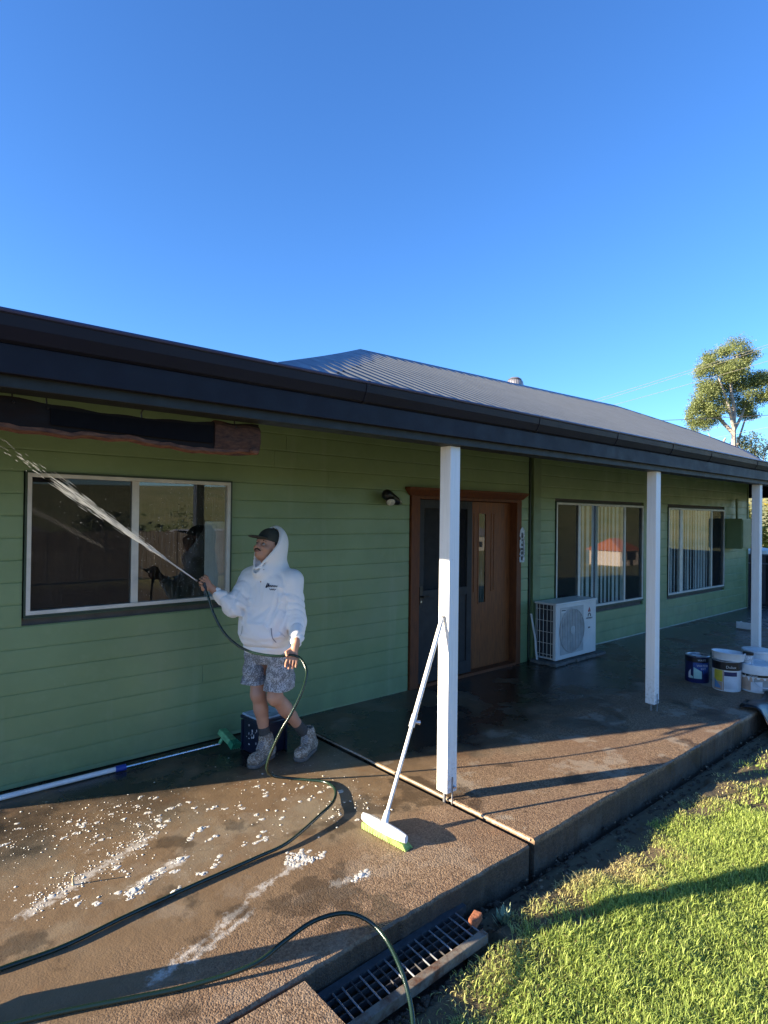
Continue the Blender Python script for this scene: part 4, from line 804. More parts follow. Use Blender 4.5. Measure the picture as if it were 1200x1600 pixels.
# ------------------------------------------------------------------ the man (signed-distance bodies turned into one skin each)
def nrm(v): v = np.asarray(v, float); return v/np.linalg.norm(v)
class SDF:
    def __init__(s, lo, hi, h):
        s.lo = np.array(lo, float); s.h = h; s.n = np.ceil((np.array(hi)-s.lo)/h).astype(int)+1
        s.ax = [s.lo[i]+np.arange(s.n[i])*h for i in range(3)]; s.d = np.full(s.n, 1.0, np.float32)
    def win(s, lo, hi):
        a = np.clip(np.floor((np.array(lo)-s.lo)/s.h).astype(int), 0, s.n); b = np.clip(np.ceil((np.array(hi)-s.lo)/s.h).astype(int)+1, 0, s.n)
        sl = tuple(slice(i, j) for i, j in zip(a, b)); P = np.stack(np.meshgrid(*[s.ax[i][sl[i]] for i in range(3)], indexing='ij'), -1); return sl, P
    def put(s, sl, dn, k, op):
        d = s.d[sl]
        if op == 'sub': dn = -dn; d, dn = -d, -dn     # smooth subtraction: -(smin(-d, ...))
        if k <= 0: r = np.minimum(d, dn)
        else: h = np.clip(.5+.5*(d-dn)/k, 0, 1); r = d*(1-h)+dn*h-k*h*(1-h)
        s.d[sl] = -r if op == 'sub' else r
    def cap(s, a, b, ra, rb, k=.02, op='add'):
        a, b = np.array(a, float), np.array(b, float); m = max(ra, rb)+k+.05; sl, P = s.win(np.minimum(a, b)-m, np.maximum(a, b)+m)
        if P.size == 0: return
        ab = b-a; t = np.clip(((P-a)@ab)/(ab@ab), 0, 1); dn = np.linalg.norm(P-a-t[..., None]*ab, axis=-1)-(ra+(rb-ra)*t); s.put(sl, dn, k, op)
    def ell(s, c, r, axes=None, k=.02, op='add'):
        c = np.array(c, float); m = max(r)+k+.05; sl, P = s.win(c-m, c+m)
        if P.size == 0: return
        q = (P-c) if axes is None else (P-c)@np.array([nrm(a) for a in axes]).T
        r = np.array(r); k0 = np.linalg.norm(q/r, axis=-1); k1 = np.linalg.norm(q/(r*r), axis=-1); s.put(sl, k0*(k0-1)/np.maximum(k1, 1e-6), k, op)
    def loft(s, tab, lat, fwd, k=.02, op='add', wob=None):
        """tab rows: z, cx, cy, half lateral, half depth"""
        tab = np.array(tab, float); m = tab[:, 3:].max()+.08; lo = [tab[:, 1].min()-m, tab[:, 2].min()-m, tab[0, 0]-.06]; hi = [tab[:, 1].max()+m, tab[:, 2].max()+m, tab[-1, 0]+.06]
        sl, P = s.win(lo, hi); z = P[..., 2]; I = lambda j: np.interp(z, tab[:, 0], tab[:, j])
        dx, dy = P[..., 0]-I(1), P[..., 1]-I(2); l = dx*lat[0]+dy*lat[1]; f = dx*fwd[0]+dy*fwd[1]; a, b = I(3), I(4)
        q = ((np.abs(l)/a)**2.4+(np.abs(f)/b)**2.4)**(1/2.4); dn = (q-1)*np.minimum(a, b)
        if wob is not None: dn = dn+wob(l, f, z)
        dn = np.maximum(dn, np.maximum(tab[0, 0]-z, z-tab[-1, 0])); s.put(sl, dn, k, op)
    def apply(s, fn): 
        sl, P = s.win(s.lo, s.lo+s.n*s.h); s.d = (s.d+fn(P)).astype(np.float32)
    def mesh(s, name, mat):
        d = s.d; d[0] = d[-1] = 1; d[:, 0] = d[:, -1] = 1; d[:, :, 0] = d[:, :, -1] = 1
        n = np.array(d.shape); acc = np.zeros((*(n-1), 3), np.float32); cnt = np.zeros(n-1, np.float32)
        off = [(i, j, k) for i in (0, 1) for j in (0, 1) for k in (0, 1)]; get = lambda o: d[o[0]:n[0]-1+o[0], o[1]:n[1]-1+o[1], o[2]:n[2]-1+o[2]]
        for p in off:
            for a in range(3):
                if p[a]: continue
                q = list(p); q[a] = 1; A, B = get(p), get(q); cr = (A < 0) != (B < 0); t = np.where(cr, A/np.where(cr, A-B, 1), 0)
                for c in range(3): acc[..., c] += np.where(cr, p[c]+(t if c == a else 0), 0)
                cnt += cr
        act = cnt > 0; ids = np.full(act.shape, -1, np.int64); ids[act] = np.arange(act.sum())
        V = (np.stack(np.nonzero(act), 1)+acc[act]/cnt[act][:, None])*s.h+s.lo; Q = []
        for a in range(3):
            b, c = (a+1) % 3, (a+2) % 3
            A = d.take(range(n[a]-1), a); B = d.take(range(1, n[a]), a); cr = (A < 0) != (B < 0); ix = np.stack(np.nonzero(cr), 1)
            ix = ix[(ix[:, b] > 0) & (ix[:, c] > 0) & (ix[:, b] < n[b]-1) & (ix[:, c] < n[c]-1)]; fl = A[tuple(ix.T)] < 0; o = []
            for db, dc in ((1, 1), (0, 1), (0, 0), (1, 0)): j = ix.copy(); j[:, b] -= db; j[:, c] -= dc; o.append(ids[tuple(j.T)])
            qd = np.stack(o, 1); qd[~fl] = qd[~fl][:, ::-1]; Q.append(qd)
        return fast_mesh(name, V, np.concatenate(Q), mat, True)
SKIN = NT('skin'); SKIN.set(SKIN.mix(SKIN.noise(14, 4), (.40, .205, .130), (.50, .275, .185)), .5); SKIN.b.inputs['Subsurface Weight'].default_value = .05; SKIN = SKIN.m
HOODM = NT('white_fleece'); HOODM.set(HOODM.mix(HOODM.noise(5, 4), (.78, .78, .78), (.85, .85, .85)), .95); HOODM.bump(HOODM.noise(22, 4, .55), .003, .6); HOODM.bump(HOODM.noise(420, 2), .001); HOODM = HOODM.m
SHORTM = m_speckle('paint_speckled_grey_cloth', (.15, .155, .165), (.46, .47, .49), .60, 130); BOOTM = m_speckle('paint_spattered_boot_leather', (.17, .135, .10), (.44, .40, .34), .5, 110)
SOLE = pm('grey_boot_sole', (.13, .12, .11), .8, .2, 40); SOCKM = pm('dark_grey_sock', (.055, .057, .055), .95, .1, 60, .001, 200)
CAPM = pm('dark_olive_cap_cloth', (.042, .045, .036), .9, .1, 40, .0008, 300); HAIRM = pm('dark_brown_hair', (.030, .018, .012), .7)
FWD = nrm((-.86, -.51, 0)); LAT = nrm((.51, -.86, 0)); UPV = np.array([0, 0, 1.])
shR, elR, haR = np.array([2.245, 4.120, 1.350]), np.array([2.075, 4.085, 1.155]), np.array([1.905, 4.135, 1.318])
shL, elL, wrL = np.array([2.430, 3.855, 1.345]), np.array([2.428, 3.766, 1.070]), np.array([2.335, 3.632, .925])
hipR, hipL = np.array([2.300, 4.100, .83]), np.array([2.370, 3.945, .83])
knR, anR = np.array([2.255, 4.020, .500]), np.array([2.325, 4.015, .115]); knL, anL = np.array([2.315, 3.880, .500]), np.array([2.640, 3.925, .120])
HC = np.array([2.300, 3.990, 1.600]); f = nrm((-.86, -.22, .30)); l = nrm(np.cross(UPV, f)); u = np.cross(f, l)
hp = lambda a, b, c: HC+f*a+l*b+u*c
body = SDF((1.78, 3.50, -.0), (2.80, 4.30, 1.80), .0055)
body.cap((2.335, 4.02, .86), (2.345, 4.0, 1.34), .12, .13, .04); body.cap((2.345, 4.0, 1.36), HC-f*.02-u*.06, .058, .055, .03)
for a, b, ra, rb in ((shR, elR, .055, .042), (elR, haR-nrm(haR-elR)*.055, .042, .028), (shL, elL, .055, .042), (elL, wrL, .042, .027)): body.cap(a, b, ra, rb, .02)
for h_, k_, a_, sg in ((hipR, knR, anR, 0), (hipL, knL, anL, 1)):
    body.cap(h_, k_, .082, .054, .03); c_ = k_+(a_-k_)*.30; sh = nrm(a_-k_); back = nrm(-FWD-sh*np.dot(-FWD, sh))
    body.cap(k_, c_, .050, .047, .03); body.cap(c_, a_, .047, .031, .03); body.cap(c_+back*.020-sh*.06, c_+back*.016+sh*.09, .040, .033, .03); body.ell(k_-back*.016, (.040, .040, .05), None, .025)
    body.cap(a_, a_+(0, 0, -.03), .032, .035, .02)
# head
ax = (f, l, u)
body.ell(hp(-.012, 0, .030), (.098, .076, .100), ax, .0); body.ell(hp(.020, 0, -.035), (.068, .060, .080), ax, .035); body.ell(hp(.052, 0, -.085), (.034, .034, .026), ax, .03)
body.cap(hp(.066, -.034, .016), hp(.066, .034, .016), .016, .016, .015)
for s_ in (-1, 1): body.ell(hp(.085, .033*s_, -.004), (.020, .021, .015), ax, .010, 'sub'); body.ell(hp(.055, .045*s_, -.035), (.030, .020, .022), ax, .02); body.ell(hp(-.005, .078*s_, -.01), (.018, .010, .030), ax, .006)
body.cap(hp(.082, 0, .006), hp(.106, 0, -.030), .009, .0125, .012); body.ell(hp(.094, 0, -.034), (.012, .018, .008), ax, .006)
body.ell(hp(.082, 0, -.058), (.016, .024, .008), ax, .008); body.ell(hp(.079, 0, -.071), (.015, .021, .008), ax, .006); body.ell(hp(.098, 0, -.0645), (.008, .020, .0022), ax, .003, 'sub')
def hand(B, wr, d, nml, curl, side, spread=.12, size=1.0):
    d = nrm(d); nml = nrm(np.asarray(nml)-d*np.dot(nml, d)); s_ = np.cross(d, nml)*side; tips = []
    for q in (-1, -.33, .33, 1): B.cap(wr, wr+d*.082*size+s_*.030*q*size, .019*size, .0135*size, .012)
    B.cap(wr-d*.045, wr, .026, .022, .015)
    for i, q in enumerate((-1, -.33, .33, 1)):
        L = (.070, .080, .074, .058)[i]*size; p = wr+d*.084*size+s_*.030*q*size; ang = 0
        for j, fr in enumerate((.45, .32, .23)):
            ang += curl[j]; dd = nrm(d*math.cos(ang)+nml*math.sin(ang)+s_*spread*q*(j == 0)); p2 = p+dd*L*fr*1.15; B.cap(p, p2, (.0098, .009, .0082)[j]*size, (.009, .0082, .0072)[j]*size, .004); p = p2
    tb = wr+d*.025*size-s_*.026*size; t1 = tb+nrm(d*.55-s_*.55+nml*.5)*.042*size; t2 = t1+nrm(d*.75+nml*.65+s_*.25)*.034*size; B.cap(tb, t1, .014*size, .0115*size, .008); B.cap(t1, t2, .0112*size, .009*size, .004)
da = nrm(haR-elR)
hand(body, haR-da*.035, da, (-.35, -.55, .3), (.75, 1.05, .7), 1, .05)
wl = nrm((-.10, -.16, -1)); hand(body, wrL+wl*.012+(-.022, -.016, -.004), wl+np.array([-.30, -.05, 0]), (-.5, -.75, -.1), (.25, .45, .35), -1, .16)
person = link('person', body.mesh('person', SKIN)); tag(person, 'man in a white hoodie, speckled shorts and dark cap hosing down the front wall', 'person')
# hoodie
def wob(l_, f_, z): return .008*np.sin(z*27+l_*9+1.5*np.sin(z*11))*np.sin(l_*14+2+z*3)+.006*np.sin(l_*26+z*16)*np.sin(z*23+1)*(f_ > 0)
hd = SDF((1.85, 3.54, .76), (2.80, 4.38, 1.84), .0075); T = lambda z, o, a, b: (z, 2.338+o*FWD[0], 4.015+o*FWD[1], a, b)
hd.loft([T(.862, .015, .172, .135), T(.885, .02, .194, .155), T(.95, .03, .216, .172), T(1.05, .025, .217, .168), T(1.18, .012, .213, .158), T(1.29, .0, .212, .148), T(1.36, -.005, .195, .134), T(1.415, -.01, .155, .118), T(1.465, -.012, .105, .10), T(1.50, -.012, .075, .085)], LAT, FWD, .0, wob=wob)
hd.loft([T(.812, .012, .180, .137), T(.845, .015, .186, .143), T(.862, .016, .183, .140)], LAT, FWD, .006)
cR = haR-da*.10; cL = wrL-nrm(wrL-elL)*.035
hd.cap(shR+(0.035, -.03, -.02), shR, .094, .082, .05); hd.cap(shR, elR, .082, .070, .04); hd.cap(elR, cR-da*.02, .070, .048, .03); hd.cap(cR-da*.015, cR+da*.025, .040, .037, .010)
hd.cap(shL+(-.035, .05, -.02), shL, .092, .082, .05); hd.cap(shL, elL, .081, .063, .04); hd.cap(elL+(0.0, .0, -.02), elL+(wrL-elL)*.72, .065, .050, .03); hd.cap(elL+(wrL-elL)*.72, cL, .052, .044, .012); hd.cap(cL-nrm(wrL-elL)*.03, cL+nrm(wrL-elL)*.02, .041, .038, .008)
def wr_(P):
    x, y, z = P[..., 0], P[..., 1], P[..., 2]; out = 0
    for a, b, n_, am in ((elR, haR, 88, .008), (shR, elR, 60, .004), (elL, wrL, 95, .009), (shL, elL, 55, .004)):
        ab = b-a; L = np.linalg.norm(ab); t = ((P-a)@ab)/(L*L); m = np.exp(-((t-.55)/.5)**4); dd = np.linalg.norm(P-a-np.clip(t, 0, 1)[..., None]*ab, axis=-1); m = m*(dd < .13)
        ph = t*L*n_*.62+2.2*np.sin(x*17+y*15)+1.3*np.sin(z*24); out = out+m*am*(1.5*np.exp(-(np.sin(ph)/.42)**2)-.35)
    return out
hd.apply(wr_)
# creases across the front: grooves along slanted lines (lateral, height)
def crease(P):
    rel = P-np.array([2.338, 4.015, 0]); lq = rel@LAT; fq = rel@FWD; z = P[..., 2]; out = 0
    for l0, z0, l1, z1, d_, w_ in ((-.17, 1.30, -.05, 1.12, .010, .013), (-.19, 1.24, -.10, 1.06, .009, .012), (.15, 1.28, .09, 1.05, .012, .013), (.19, 1.22, .15, .98, .010, .012), (-.14, .93, .02, .90, .008, .010), (.03, .915, .17, .935, .008, .010), (-.02, 1.38, .01, 1.20, .005, .014), (.08, 1.16, -.04, 1.08, .006, .013), (-.16, 1.08, -.06, 1.0, .007, .012), (.12, 1.40, .17, 1.33, .008, .012)):
        a = np.array([l0, z0]); ab = np.array([l1-l0, z1-z0]); t = np.clip(((lq-l0)*ab[0]+(z-z0)*ab[1])/(ab@ab), 0, 1); bend = .012*np.sin(t*3.1)
        dd = np.hypot(lq-l0-t*ab[0]-bend, z-z0-t*ab[1]); out = out+d_*np.exp(-(dd/w_)**2)*np.sin(np.pi*np.clip(t*.9+.05, 0, 1))-.45*d_*np.exp(-((dd-2.2*w_)/w_)**2)
    return out*(fq > -.02)*(z < 1.46)
hd.apply(crease)
# pocket and its edge
sl, P = hd.win((2.0, 3.6, .86), (2.45, 4.1, 1.08)); rel = P-np.array([2.338, 4.015, 0]); lq = rel@LAT; fq = rel@FWD
pw = np.where(P[..., 2] > .95, .135-(P[..., 2]-.95)*.55, .135); msk = np.clip((pw-np.abs(lq))/.006, 0, 1)*np.clip((1.055-P[..., 2])/.006, 0, 1)*np.clip((P[..., 2]-.868)/.006, 0, 1)*(fq > .06); hd.d[sl] -= (.009*msk).astype(np.float32)
# hood
hd.ell(hp(-.035, 0, .018), (.135, .118, .158), ax, .03); hd.cap(hp(-.06, 0, -.06), (2.355, 4.01, 1.45), .105, .115, .05); hd.cap(hp(.005, 0, -.190), hp(-.06, 0, -.165), .060, .088, .03)
hd.ell(hp(-.022, 0, .015), (.128, .098, .136), ax, .0, 'sub')
sl, P = hd.win(HC-.3, HC+.3); q = P-HC; fa, la, ua = q@f, q@l, q@u
cut = (.014-.25*np.clip(ua, -.2, .2)-.9*la*la)-fa                       # remove what lies in front of a slanted opening
cut = np.maximum(cut, -.200-ua+1.0*np.abs(la)); hd.d[sl] = np.maximum(hd.d[sl], -np.maximum(cut, -(ua+.5)))
hd.cap(hp(.03, 0, -.09), hp(.045, 0, -.185), .050, .032, .012, 'sub')
rim = [(hp(.014-.25*c_-.9*b_*b_-.003, b_, c_)) for b_, c_ in [(.105*math.sin(q_)*(1-.45*max(0, -math.cos(q_))), (.014+.142*math.cos(q_)) if math.cos(q_) > 0 else .014+.200*math.cos(q_)) for q_ in np.linspace(0, 2*math.pi, 33)]]
for a, b in zip(rim, rim[1:]): hd.cap(a, b, .0095, .0095, .008)
body_hole = SDF
hood = link('hoodie', hd.mesh('hoodie', HOODM), person)
# script mark on the chest, pocket slit, drawstring eyelets
bvh = None
from mathutils.bvhtree import BVHTree
def stick(me, org, dr):
    global bvh
    if bvh is None or bvh[0] is not me: bvh = (me, BVHTree.FromPolygons([v.co[:] for v in me.vertices], [p.vertices[:] for p in me.polygons]))
    h_ = bvh[1].ray_cast(Vector(org), Vector(dr)); return h_[0]
def on_chest(lx, z, off=.003):
    o = np.array([2.338, 4.015, z])+LAT*lx+FWD*.6; p = stick(hood.data, o, -FWD); return (p+Vector(FWD)*off) if p else None
def squig(pts, r, name, mat):
    q = [on_chest(a, b) for a, b in pts]; q = [p for p in q if p]
    G().tube(spline(q, 3), r, 5).build(name, mat, hood)
INKH = pm('navy_embroidery', (.015, .018, .04), .7)
lx, lz = .088, 1.318
squig([(lx-.040, lz-.014), (lx-.030, lz+.020), (lx-.034, lz-.016), (lx-.024, lz+.004), (lx-.020, lz+.018), (lx-.022, lz-.012)], .0026, 'script_mark', INKH)
squig([(lx-.022+.006*k, lz-.002+(.008 if k % 2 else -.008)*(1-.05*k)) for k in range(12)], .0024, 'script_mark', INKH)
squig([(lx-.010, lz-.020), (lx+.000, lz-.030), (lx+.006, lz-.022), (lx+.012, lz-.030), (lx+.018, lz-.022), (lx+.026, lz-.030), (lx+.038, lz-.024)], .0022, 'script_mark', INKH)
squig([(.118, 1.02), (.124, .98), (.134, .945), (.146, .915)], .0035, 'pocket_edge', pm('shadowed_seam', (.25, .25, .29), .9))
squig([(-.118, 1.02), (-.124, .98), (-.134, .945)], .0025, 'pocket_edge', pm('seam_thread', (.45, .45, .48), .9))
for b_ in (-.035, .03):
    p = on_chest(b_, 1.435, .002)
    if p: G().ball(p, .005, 8, 5).build('eyelet', STEEL, hood)
# shorts
st_ = SDF((2.05, 3.70, .50), (2.62, 4.28, .92), .007)
st_.loft([T(.725, .0, .135, .10), T(.745, .0, .160, .118), T(.80, .0, .172, .13), T(.88, .0, .165, .125)], LAT, FWD, .0)
def leg(h_, k_, z0, rx, ry):
    rows = []
    for z, m in ((z0, 1.08), (z0+.06, 1.05), (z0+.14, 1.0), (.80, .92), (.86, .8)):
        t_ = (h_[2]-z)/(h_[2]-k_[2]); c_ = h_+(k_-h_)*t_; rows.append((z, c_[0], c_[1], rx*m, ry*m))
    return rows
wb2 = lambda l_, f_, z: .006*np.sin(l_*38+z*14)*np.clip((.85-z)*5, 0, 1)+.004*np.sin(z*60+f_*20)
st_.loft(leg(hipR+LAT*-.022, knR+LAT*-.022, .580, .083, .108), LAT, FWD, .004, wob=wb2); st_.loft(leg(hipL+LAT*.032, knL+LAT*.036, .562, .090, .112), LAT, FWD, .004, wob=wb2)
for h_, k_, z0, o_ in ((hipR, knR, .580, -.022), (hipL, knL, .562, .034)):
    t_ = (h_[2]-z0)/(h_[2]-k_[2]); c_ = h_+(k_-h_)*t_+LAT*o_; st_.cap(c_+(0, 0, -.04), c_+(0, 0, .012), .078, .074, .0, 'sub')
shorts = link('shorts', st_.mesh('shorts', SHORTM), person)
# cap
cp = SDF(HC-.24, HC+.24, .0055); cp.ell(hp(-.012, 0, .036), (.106, .084, .106), ax, 0)
sl, P = cp.win(HC-.24, HC+.24); q = P-HC; cp.d[sl] = np.maximum(cp.d[sl], (.030+.10*np.clip(-(q@f), 0, .2))-(q@u))
cp.ell(hp(.120, 0, .036), (.070, .072, .0105), (nrm(f-u*.18), l, nrm(u+f*.18)), .012)
cap_o = link('cap', cp.mesh('cap', CAPM), person); G().ball(hp(-.012, 0, .142), .008, 8, 5).build('button', CAPM, cap_o, smooth=True)
# face details
for s_ in (-1, 1):
    e = G().ball(hp(.0700, .033*s_, -.003), .0115, 12, 8).build('eye', pm('eye_white', (.34, .30, .27), .4), person, smooth=True); G().ball(hp(.0795, .032*s_, .000), .0062, 10, 6).build('iris', pm('dark_iris', (.03, .02, .015), .2), e, smooth=True)
    G().tube([hp(.079, .014*s_, .016), hp(.083, .033*s_, .021), hp(.070, .052*s_, .014)], [.0035, .0045, .003], 6).build('eyebrow', HAIRM, person, smooth=True)
    G().tube([hp(.100, .004*s_, -.0475), hp(.096, .018*s_, -.051), hp(.084, .031*s_, -.061)], [.005, .005, .003], 8).build('moustache', HAIRM, person, smooth=True)
    G().tube([hp(-.005, .074*s_, .028), hp(-.002, .0745*s_, .005), hp(.004, .073*s_, -.014)], [.013, .011, .006], 8).build('sideburn', HAIRM, person, smooth=True)
G().ball(hp(-.055, 0, .01), (.066, .070, .085), 14, 9).build('hair', HAIRM, person, smooth=True)
G().tube([hp(.0915, -.020, -.0655), hp(.099, 0, -.066), hp(.0915, .020, -.0655)], [.003, .0058, .003], 6).build('lips', pm('lip_skin', (.30, .11, .085), .5), person, smooth=True)
# socks and boots
def boot(heel, toe, an, pink):
    heel, toe = np.array([*heel, 0]), np.array([*toe, 0]); d = nrm(toe-heel); s_ = np.cross(UPV, d); toe = heel+d*.285; B = SDF(np.minimum(heel, toe)-(.12, .12, .02), np.maximum(heel, toe)+(.12, .12, .26), .005)
    h0 = heel+d*.045; B.cap(h0+UPV*.060, toe-d*.065+UPV*.052, .044, .045, .0); B.ell(toe-d*.052+UPV*.050, (.058, .050, .042), (d, s_, UPV), .02); top = np.array([an[0], an[1], .165]); B.cap(h0+UPV*.06, top, .046, .052, .03); B.cap(h0+d*.075+UPV*.095, top+d*.022-UPV*.02, .046, .040, .03)
    B.cap(top-UPV*.012-s_*.03, top-UPV*.008+s_*.03, .028, .028, .015); sl, P = B.win(B.lo, B.lo+B.n*B.h); B.d[sl] = np.maximum(B.d[sl], .022-P[..., 2])
    B.cap(top+UPV*.02, top+UPV*.09, .034, .036, .006, 'sub')
    b = link('boot', B.mesh('boot', BOOTM), person); S = SDF(np.minimum(heel, toe)-(.12, .12, .03), np.maximum(heel, toe)+(.12, .12, .08), .005)
    S.cap(h0+UPV*.02, toe-d*.06+UPV*.02, .046, .053, 0); S.ell(toe-d*.055+UPV*.02, (.062, .054, .05), (d, s_, UPV), .01); sl, P = S.win(S.lo, S.lo+S.n*S.h); S.d[sl] = np.maximum(S.d[sl], np.maximum(P[..., 2]-.030, .001-P[..., 2]))
    link('sole', S.mesh('sole', SOLE), b); g = G()
    for k in range(6):
        t_ = k/5; c_ = (h0+d*.135+UPV*.108)*(1-t_)+(top+d*.052+UPV*-.008)*t_; g.tube([c_-s_*.026+UPV*-.006, c_+d*.006+UPV*.010, c_+s_*.026-UPV*.006], .0035, 5); g.tube([c_-s_*.026, c_+s_*.022+d*-.012+UPV*.014], .003, 5)
    g.build('laces', pm('pale_grey_lace', (.30, .29, .28), .9), b)
    if pink:
        g = G()
        for k in range(16): p = toe-d*random.uniform(.015, .11)+s_*random.uniform(-.035, .04); z = .096-.9*abs((p-toe+d*.06)@s_)**1.3*2-.35*max(0, .05-np.dot(toe-p, d)); g.ball(p+UPV*z, (.009*random.uniform(.4, 1.4), .009*random.uniform(.4, 1.4), .005), 6, 4)
        g.build('paint_blobs', pm('white_paint_drops', (.62, .60, .60), .5), b, smooth=True)['kind'] = 'stuff'
    G().tube([an+(pk-an)*q_ for q_ in (.08, .22, .34, .36)], [.040, .042, .0405, .036], 14).build('sock', SOCKM, person, smooth=True)
pk = knR; boot((2.400, 4.045), (2.155, 3.925), anR, False); pk = knL; boot((2.715, 3.955), (2.455, 3.795), anL, True)

# ------------------------------------------------------------------ garden hoses
HOSEM = NT('dark_green_hose'); HOSEM.set((.010, .026, .017), .22, spec=.6).bump(HOSEM.noise(300, 2), .0006); HOSEM = HOSEM.m
t = thing('garden_hose', (2.0, 3.5, 0), 'dark green hose in the hands of the man, trailing away left', 'hose')
hl = np.array([2.262, 3.590, .865])
path = [(1.872, 4.105, 1.285), (1.880, 4.075, 1.235), (1.893, 4.015, 1.127), (1.929, 3.950, 1.018), (1.978, 3.868, .940), (2.040, 3.785, .890), (2.116, 3.695, .868), (2.205, 3.612, .862), tuple(hl), (2.310, 3.555, .848), (2.322, 3.500, .800), (2.305, 3.455, .745), (2.244, 3.413, .658), (2.159, 3.409, .527), (2.107, 3.441, .425), (2.081, 3.491, .312), (2.074, 3.545, .210), (2.095, 3.60, .115), (2.16, 3.625, .045), (2.26, 3.59, .016), (2.345, 3.50, .012), (2.425, 3.385, .012), (2.405, 3.245, .014), (2.287, 3.105, .022), (2.109, 2.99, .04), (1.817, 2.880, .02), (1.613, 2.870, .012), (1.252, 2.852, .011), (.940, 2.828, .011), (.670, 2.797, .011), (.443, 2.818, .011), (.1, 2.84, .011), (-1.2, 2.7, .011)]
G().tube(spline(path, 9), .0095, 10).build('hose', HOSEM, t, smooth=True)
nz = nrm((-.42, .0, .22)); n0 = np.array([1.876, 4.098, 1.300]); n0b = np.array([1.90, 4.115, 1.312])
jd = nrm(np.array([.557, 3.613, 2.160])-np.array([1.802, 4.131, 1.362])); n1 = np.array([1.797, 4.110, 1.366])
G().tube([np.array(path[0])+(0, 0, -.03), n1-jd*.095+UPV*.012, n1-jd*.05+UPV*.008, n1-jd*.01], [.013, .019, .019, .011], 12).build('spray_nozzle', BLK, t, smooth=True); G().tube([n1-jd*.012, n1+jd*.004], [.0085, .0075], 10).build('nozzle_tip', GALV, t, smooth=True)
t = thing('garden_hose', (1.3, 2.2, 0), 'second dark green hose lying on the patio and looping down over the drain grate', 'hose')
path2 = [(-1.0, 2.75, .012), (.1, 2.62, .012), (.400, 2.500, .013), (.586, 2.425, .014), (.783, 2.335, .014), (.990, 2.243, .016), (1.205, 2.160, .040), (1.355, 2.165, .065), (1.50, 2.165, .085), (1.625, 2.118, .090), (1.690, 2.035, .075), (1.705, 1.930, .045), (1.672, 1.800, .01), (1.632, 1.70, -.04), (1.575, 1.620, -.08), (1.50, 1.56, -.105), (1.40, 1.48, -.10), (1.30, 1.30, -.12)]
G().tube(spline(path2, 9), .0095, 10).build('hose', HOSEM, t, smooth=True)

# water jet and drops
WAT = NT('water_spray'); WAT.set((.85, .87, .89), .12); WAT.t.links.new(WAT.n('MixShader', i_0=.50, i_1=WAT.n('BsdfTransparent').outputs[0], i_2=WAT.b.outputs[0]).outputs[0], WAT.out.inputs[0]); WAT = WAT.m
ja = n1+jd*.01; jb = np.array([.557, 3.613, 2.160]); L = np.linalg.norm(jb-ja); s1 = nrm(np.cross(jd, UPV)); s2 = np.cross(jd, s1); g = G()
g.tube([ja+jd*L*t_ for t_ in (0, .1, .2, .32)], [.0045, .005, .0055, .004], 7)
for k in range(620):
    t0 = random.random()**.8*.80; ln = random.uniform(.012, .13)*(1-.5*t0); wd = .0035+.040*t0**1.4; a, b = random.gauss(0, wd*.42), random.gauss(0, wd*.52)
    if (t0 > .74 and random.random() < .6) or math.sin(t0*61+3*math.sin(t0*23)) > .75: continue
    sagv = -UPV*.0*t0; p = ja+jd*L*t0+s1*a+s2*b+sagv; e = ja+jd*L*(t0+ln)+s1*a*(1+ln)+s2*b*(1+1.3*ln); r = random.uniform(.0006, .0024)*(1-.25*t0)
    m = p*.5+e*.5; g.tube([p, m, e], [r*.3, r, r*.2], 5)
for k in range(46):
    t0 = random.uniform(.84, 1.05); wd = .03; p = ja+jd*L*t0+s1*random.gauss(0, wd*.5)+s2*random.gauss(0, wd*.5); e = p+jd*random.uniform(.01, .05); g.tube([p, p*.5+e*.5, e], [.0006, .0022, .0005], 5)
for k in range(60):
    t0 = random.uniform(.15, .95); p = ja+jd*L*t0+s1*random.gauss(0, .03+.05*t0)+s2*random.gauss(0, .03+.06*t0); r = random.uniform(.0008, .002); g.ball(p, r, 5, 4)
tag(g.build('water_spray', WAT, None, smooth=True), kind='stuff')
g = G()
for k in range(420):
    x = 1.58+.68*random.random(); z = 1.19+.86*random.random()
    dens = math.exp(-((x-2.06)/.16)**2)+.25
    if random.random() > dens: continue
    g.ball((x, W+.0085, z), (random.uniform(.0012, .0032), .0012, random.uniform(.0014, .004)), 5, 4)
tag(g.build('water_drops', WAT, None, smooth=True), kind='stuff')

# ------------------------------------------------------------------ roof ventilator
vx, vy = 9.46, 7.15; vz = 4.21
t = thing('roof_ventilator', (vx, vy, vz), 'grey turbine ventilator poking up behind the roof ridge', 'roof ventilator')
VM = pm('grey_ventilator_metal', (.32, .31, .32), .4, .1, 10, metal=.5)
G().lathe([(.17, -.5), (.15, -.1), (.14, .02), (.13, .03)], (vx, vy, vz), 20).build('base', VM, t, smooth=True)
g = G(); prof = [(.130, .03), (.158, .10), (.166, .17), (.150, .25), (.10, .30), (.03, .315)]
for k in range(22):
    th = 2*math.pi*k/22; vs = []
    for r, h in prof: vs += [(vx+r*math.cos(th), vy+r*math.sin(th), vz+h), (vx+r*1.02*math.cos(th+.24), vy+r*1.02*math.sin(th+.24), vz+h), (vx+r*.86*math.cos(th+.30), vy+r*.86*math.sin(th+.30), vz+h)]
    n = len(prof); g.add(vs, [(3*i+q, 3*i+3+q, 3*i+4+q, 3*i+1+q) for i in range(n-1) for q in (0, 1)])
g.build('vanes', VM, t, smooth=True); G().lathe([(.13, .29), (.08, .325), (.001, .335)], (vx, vy, vz), 20).build('cap', VM, t, smooth=True)

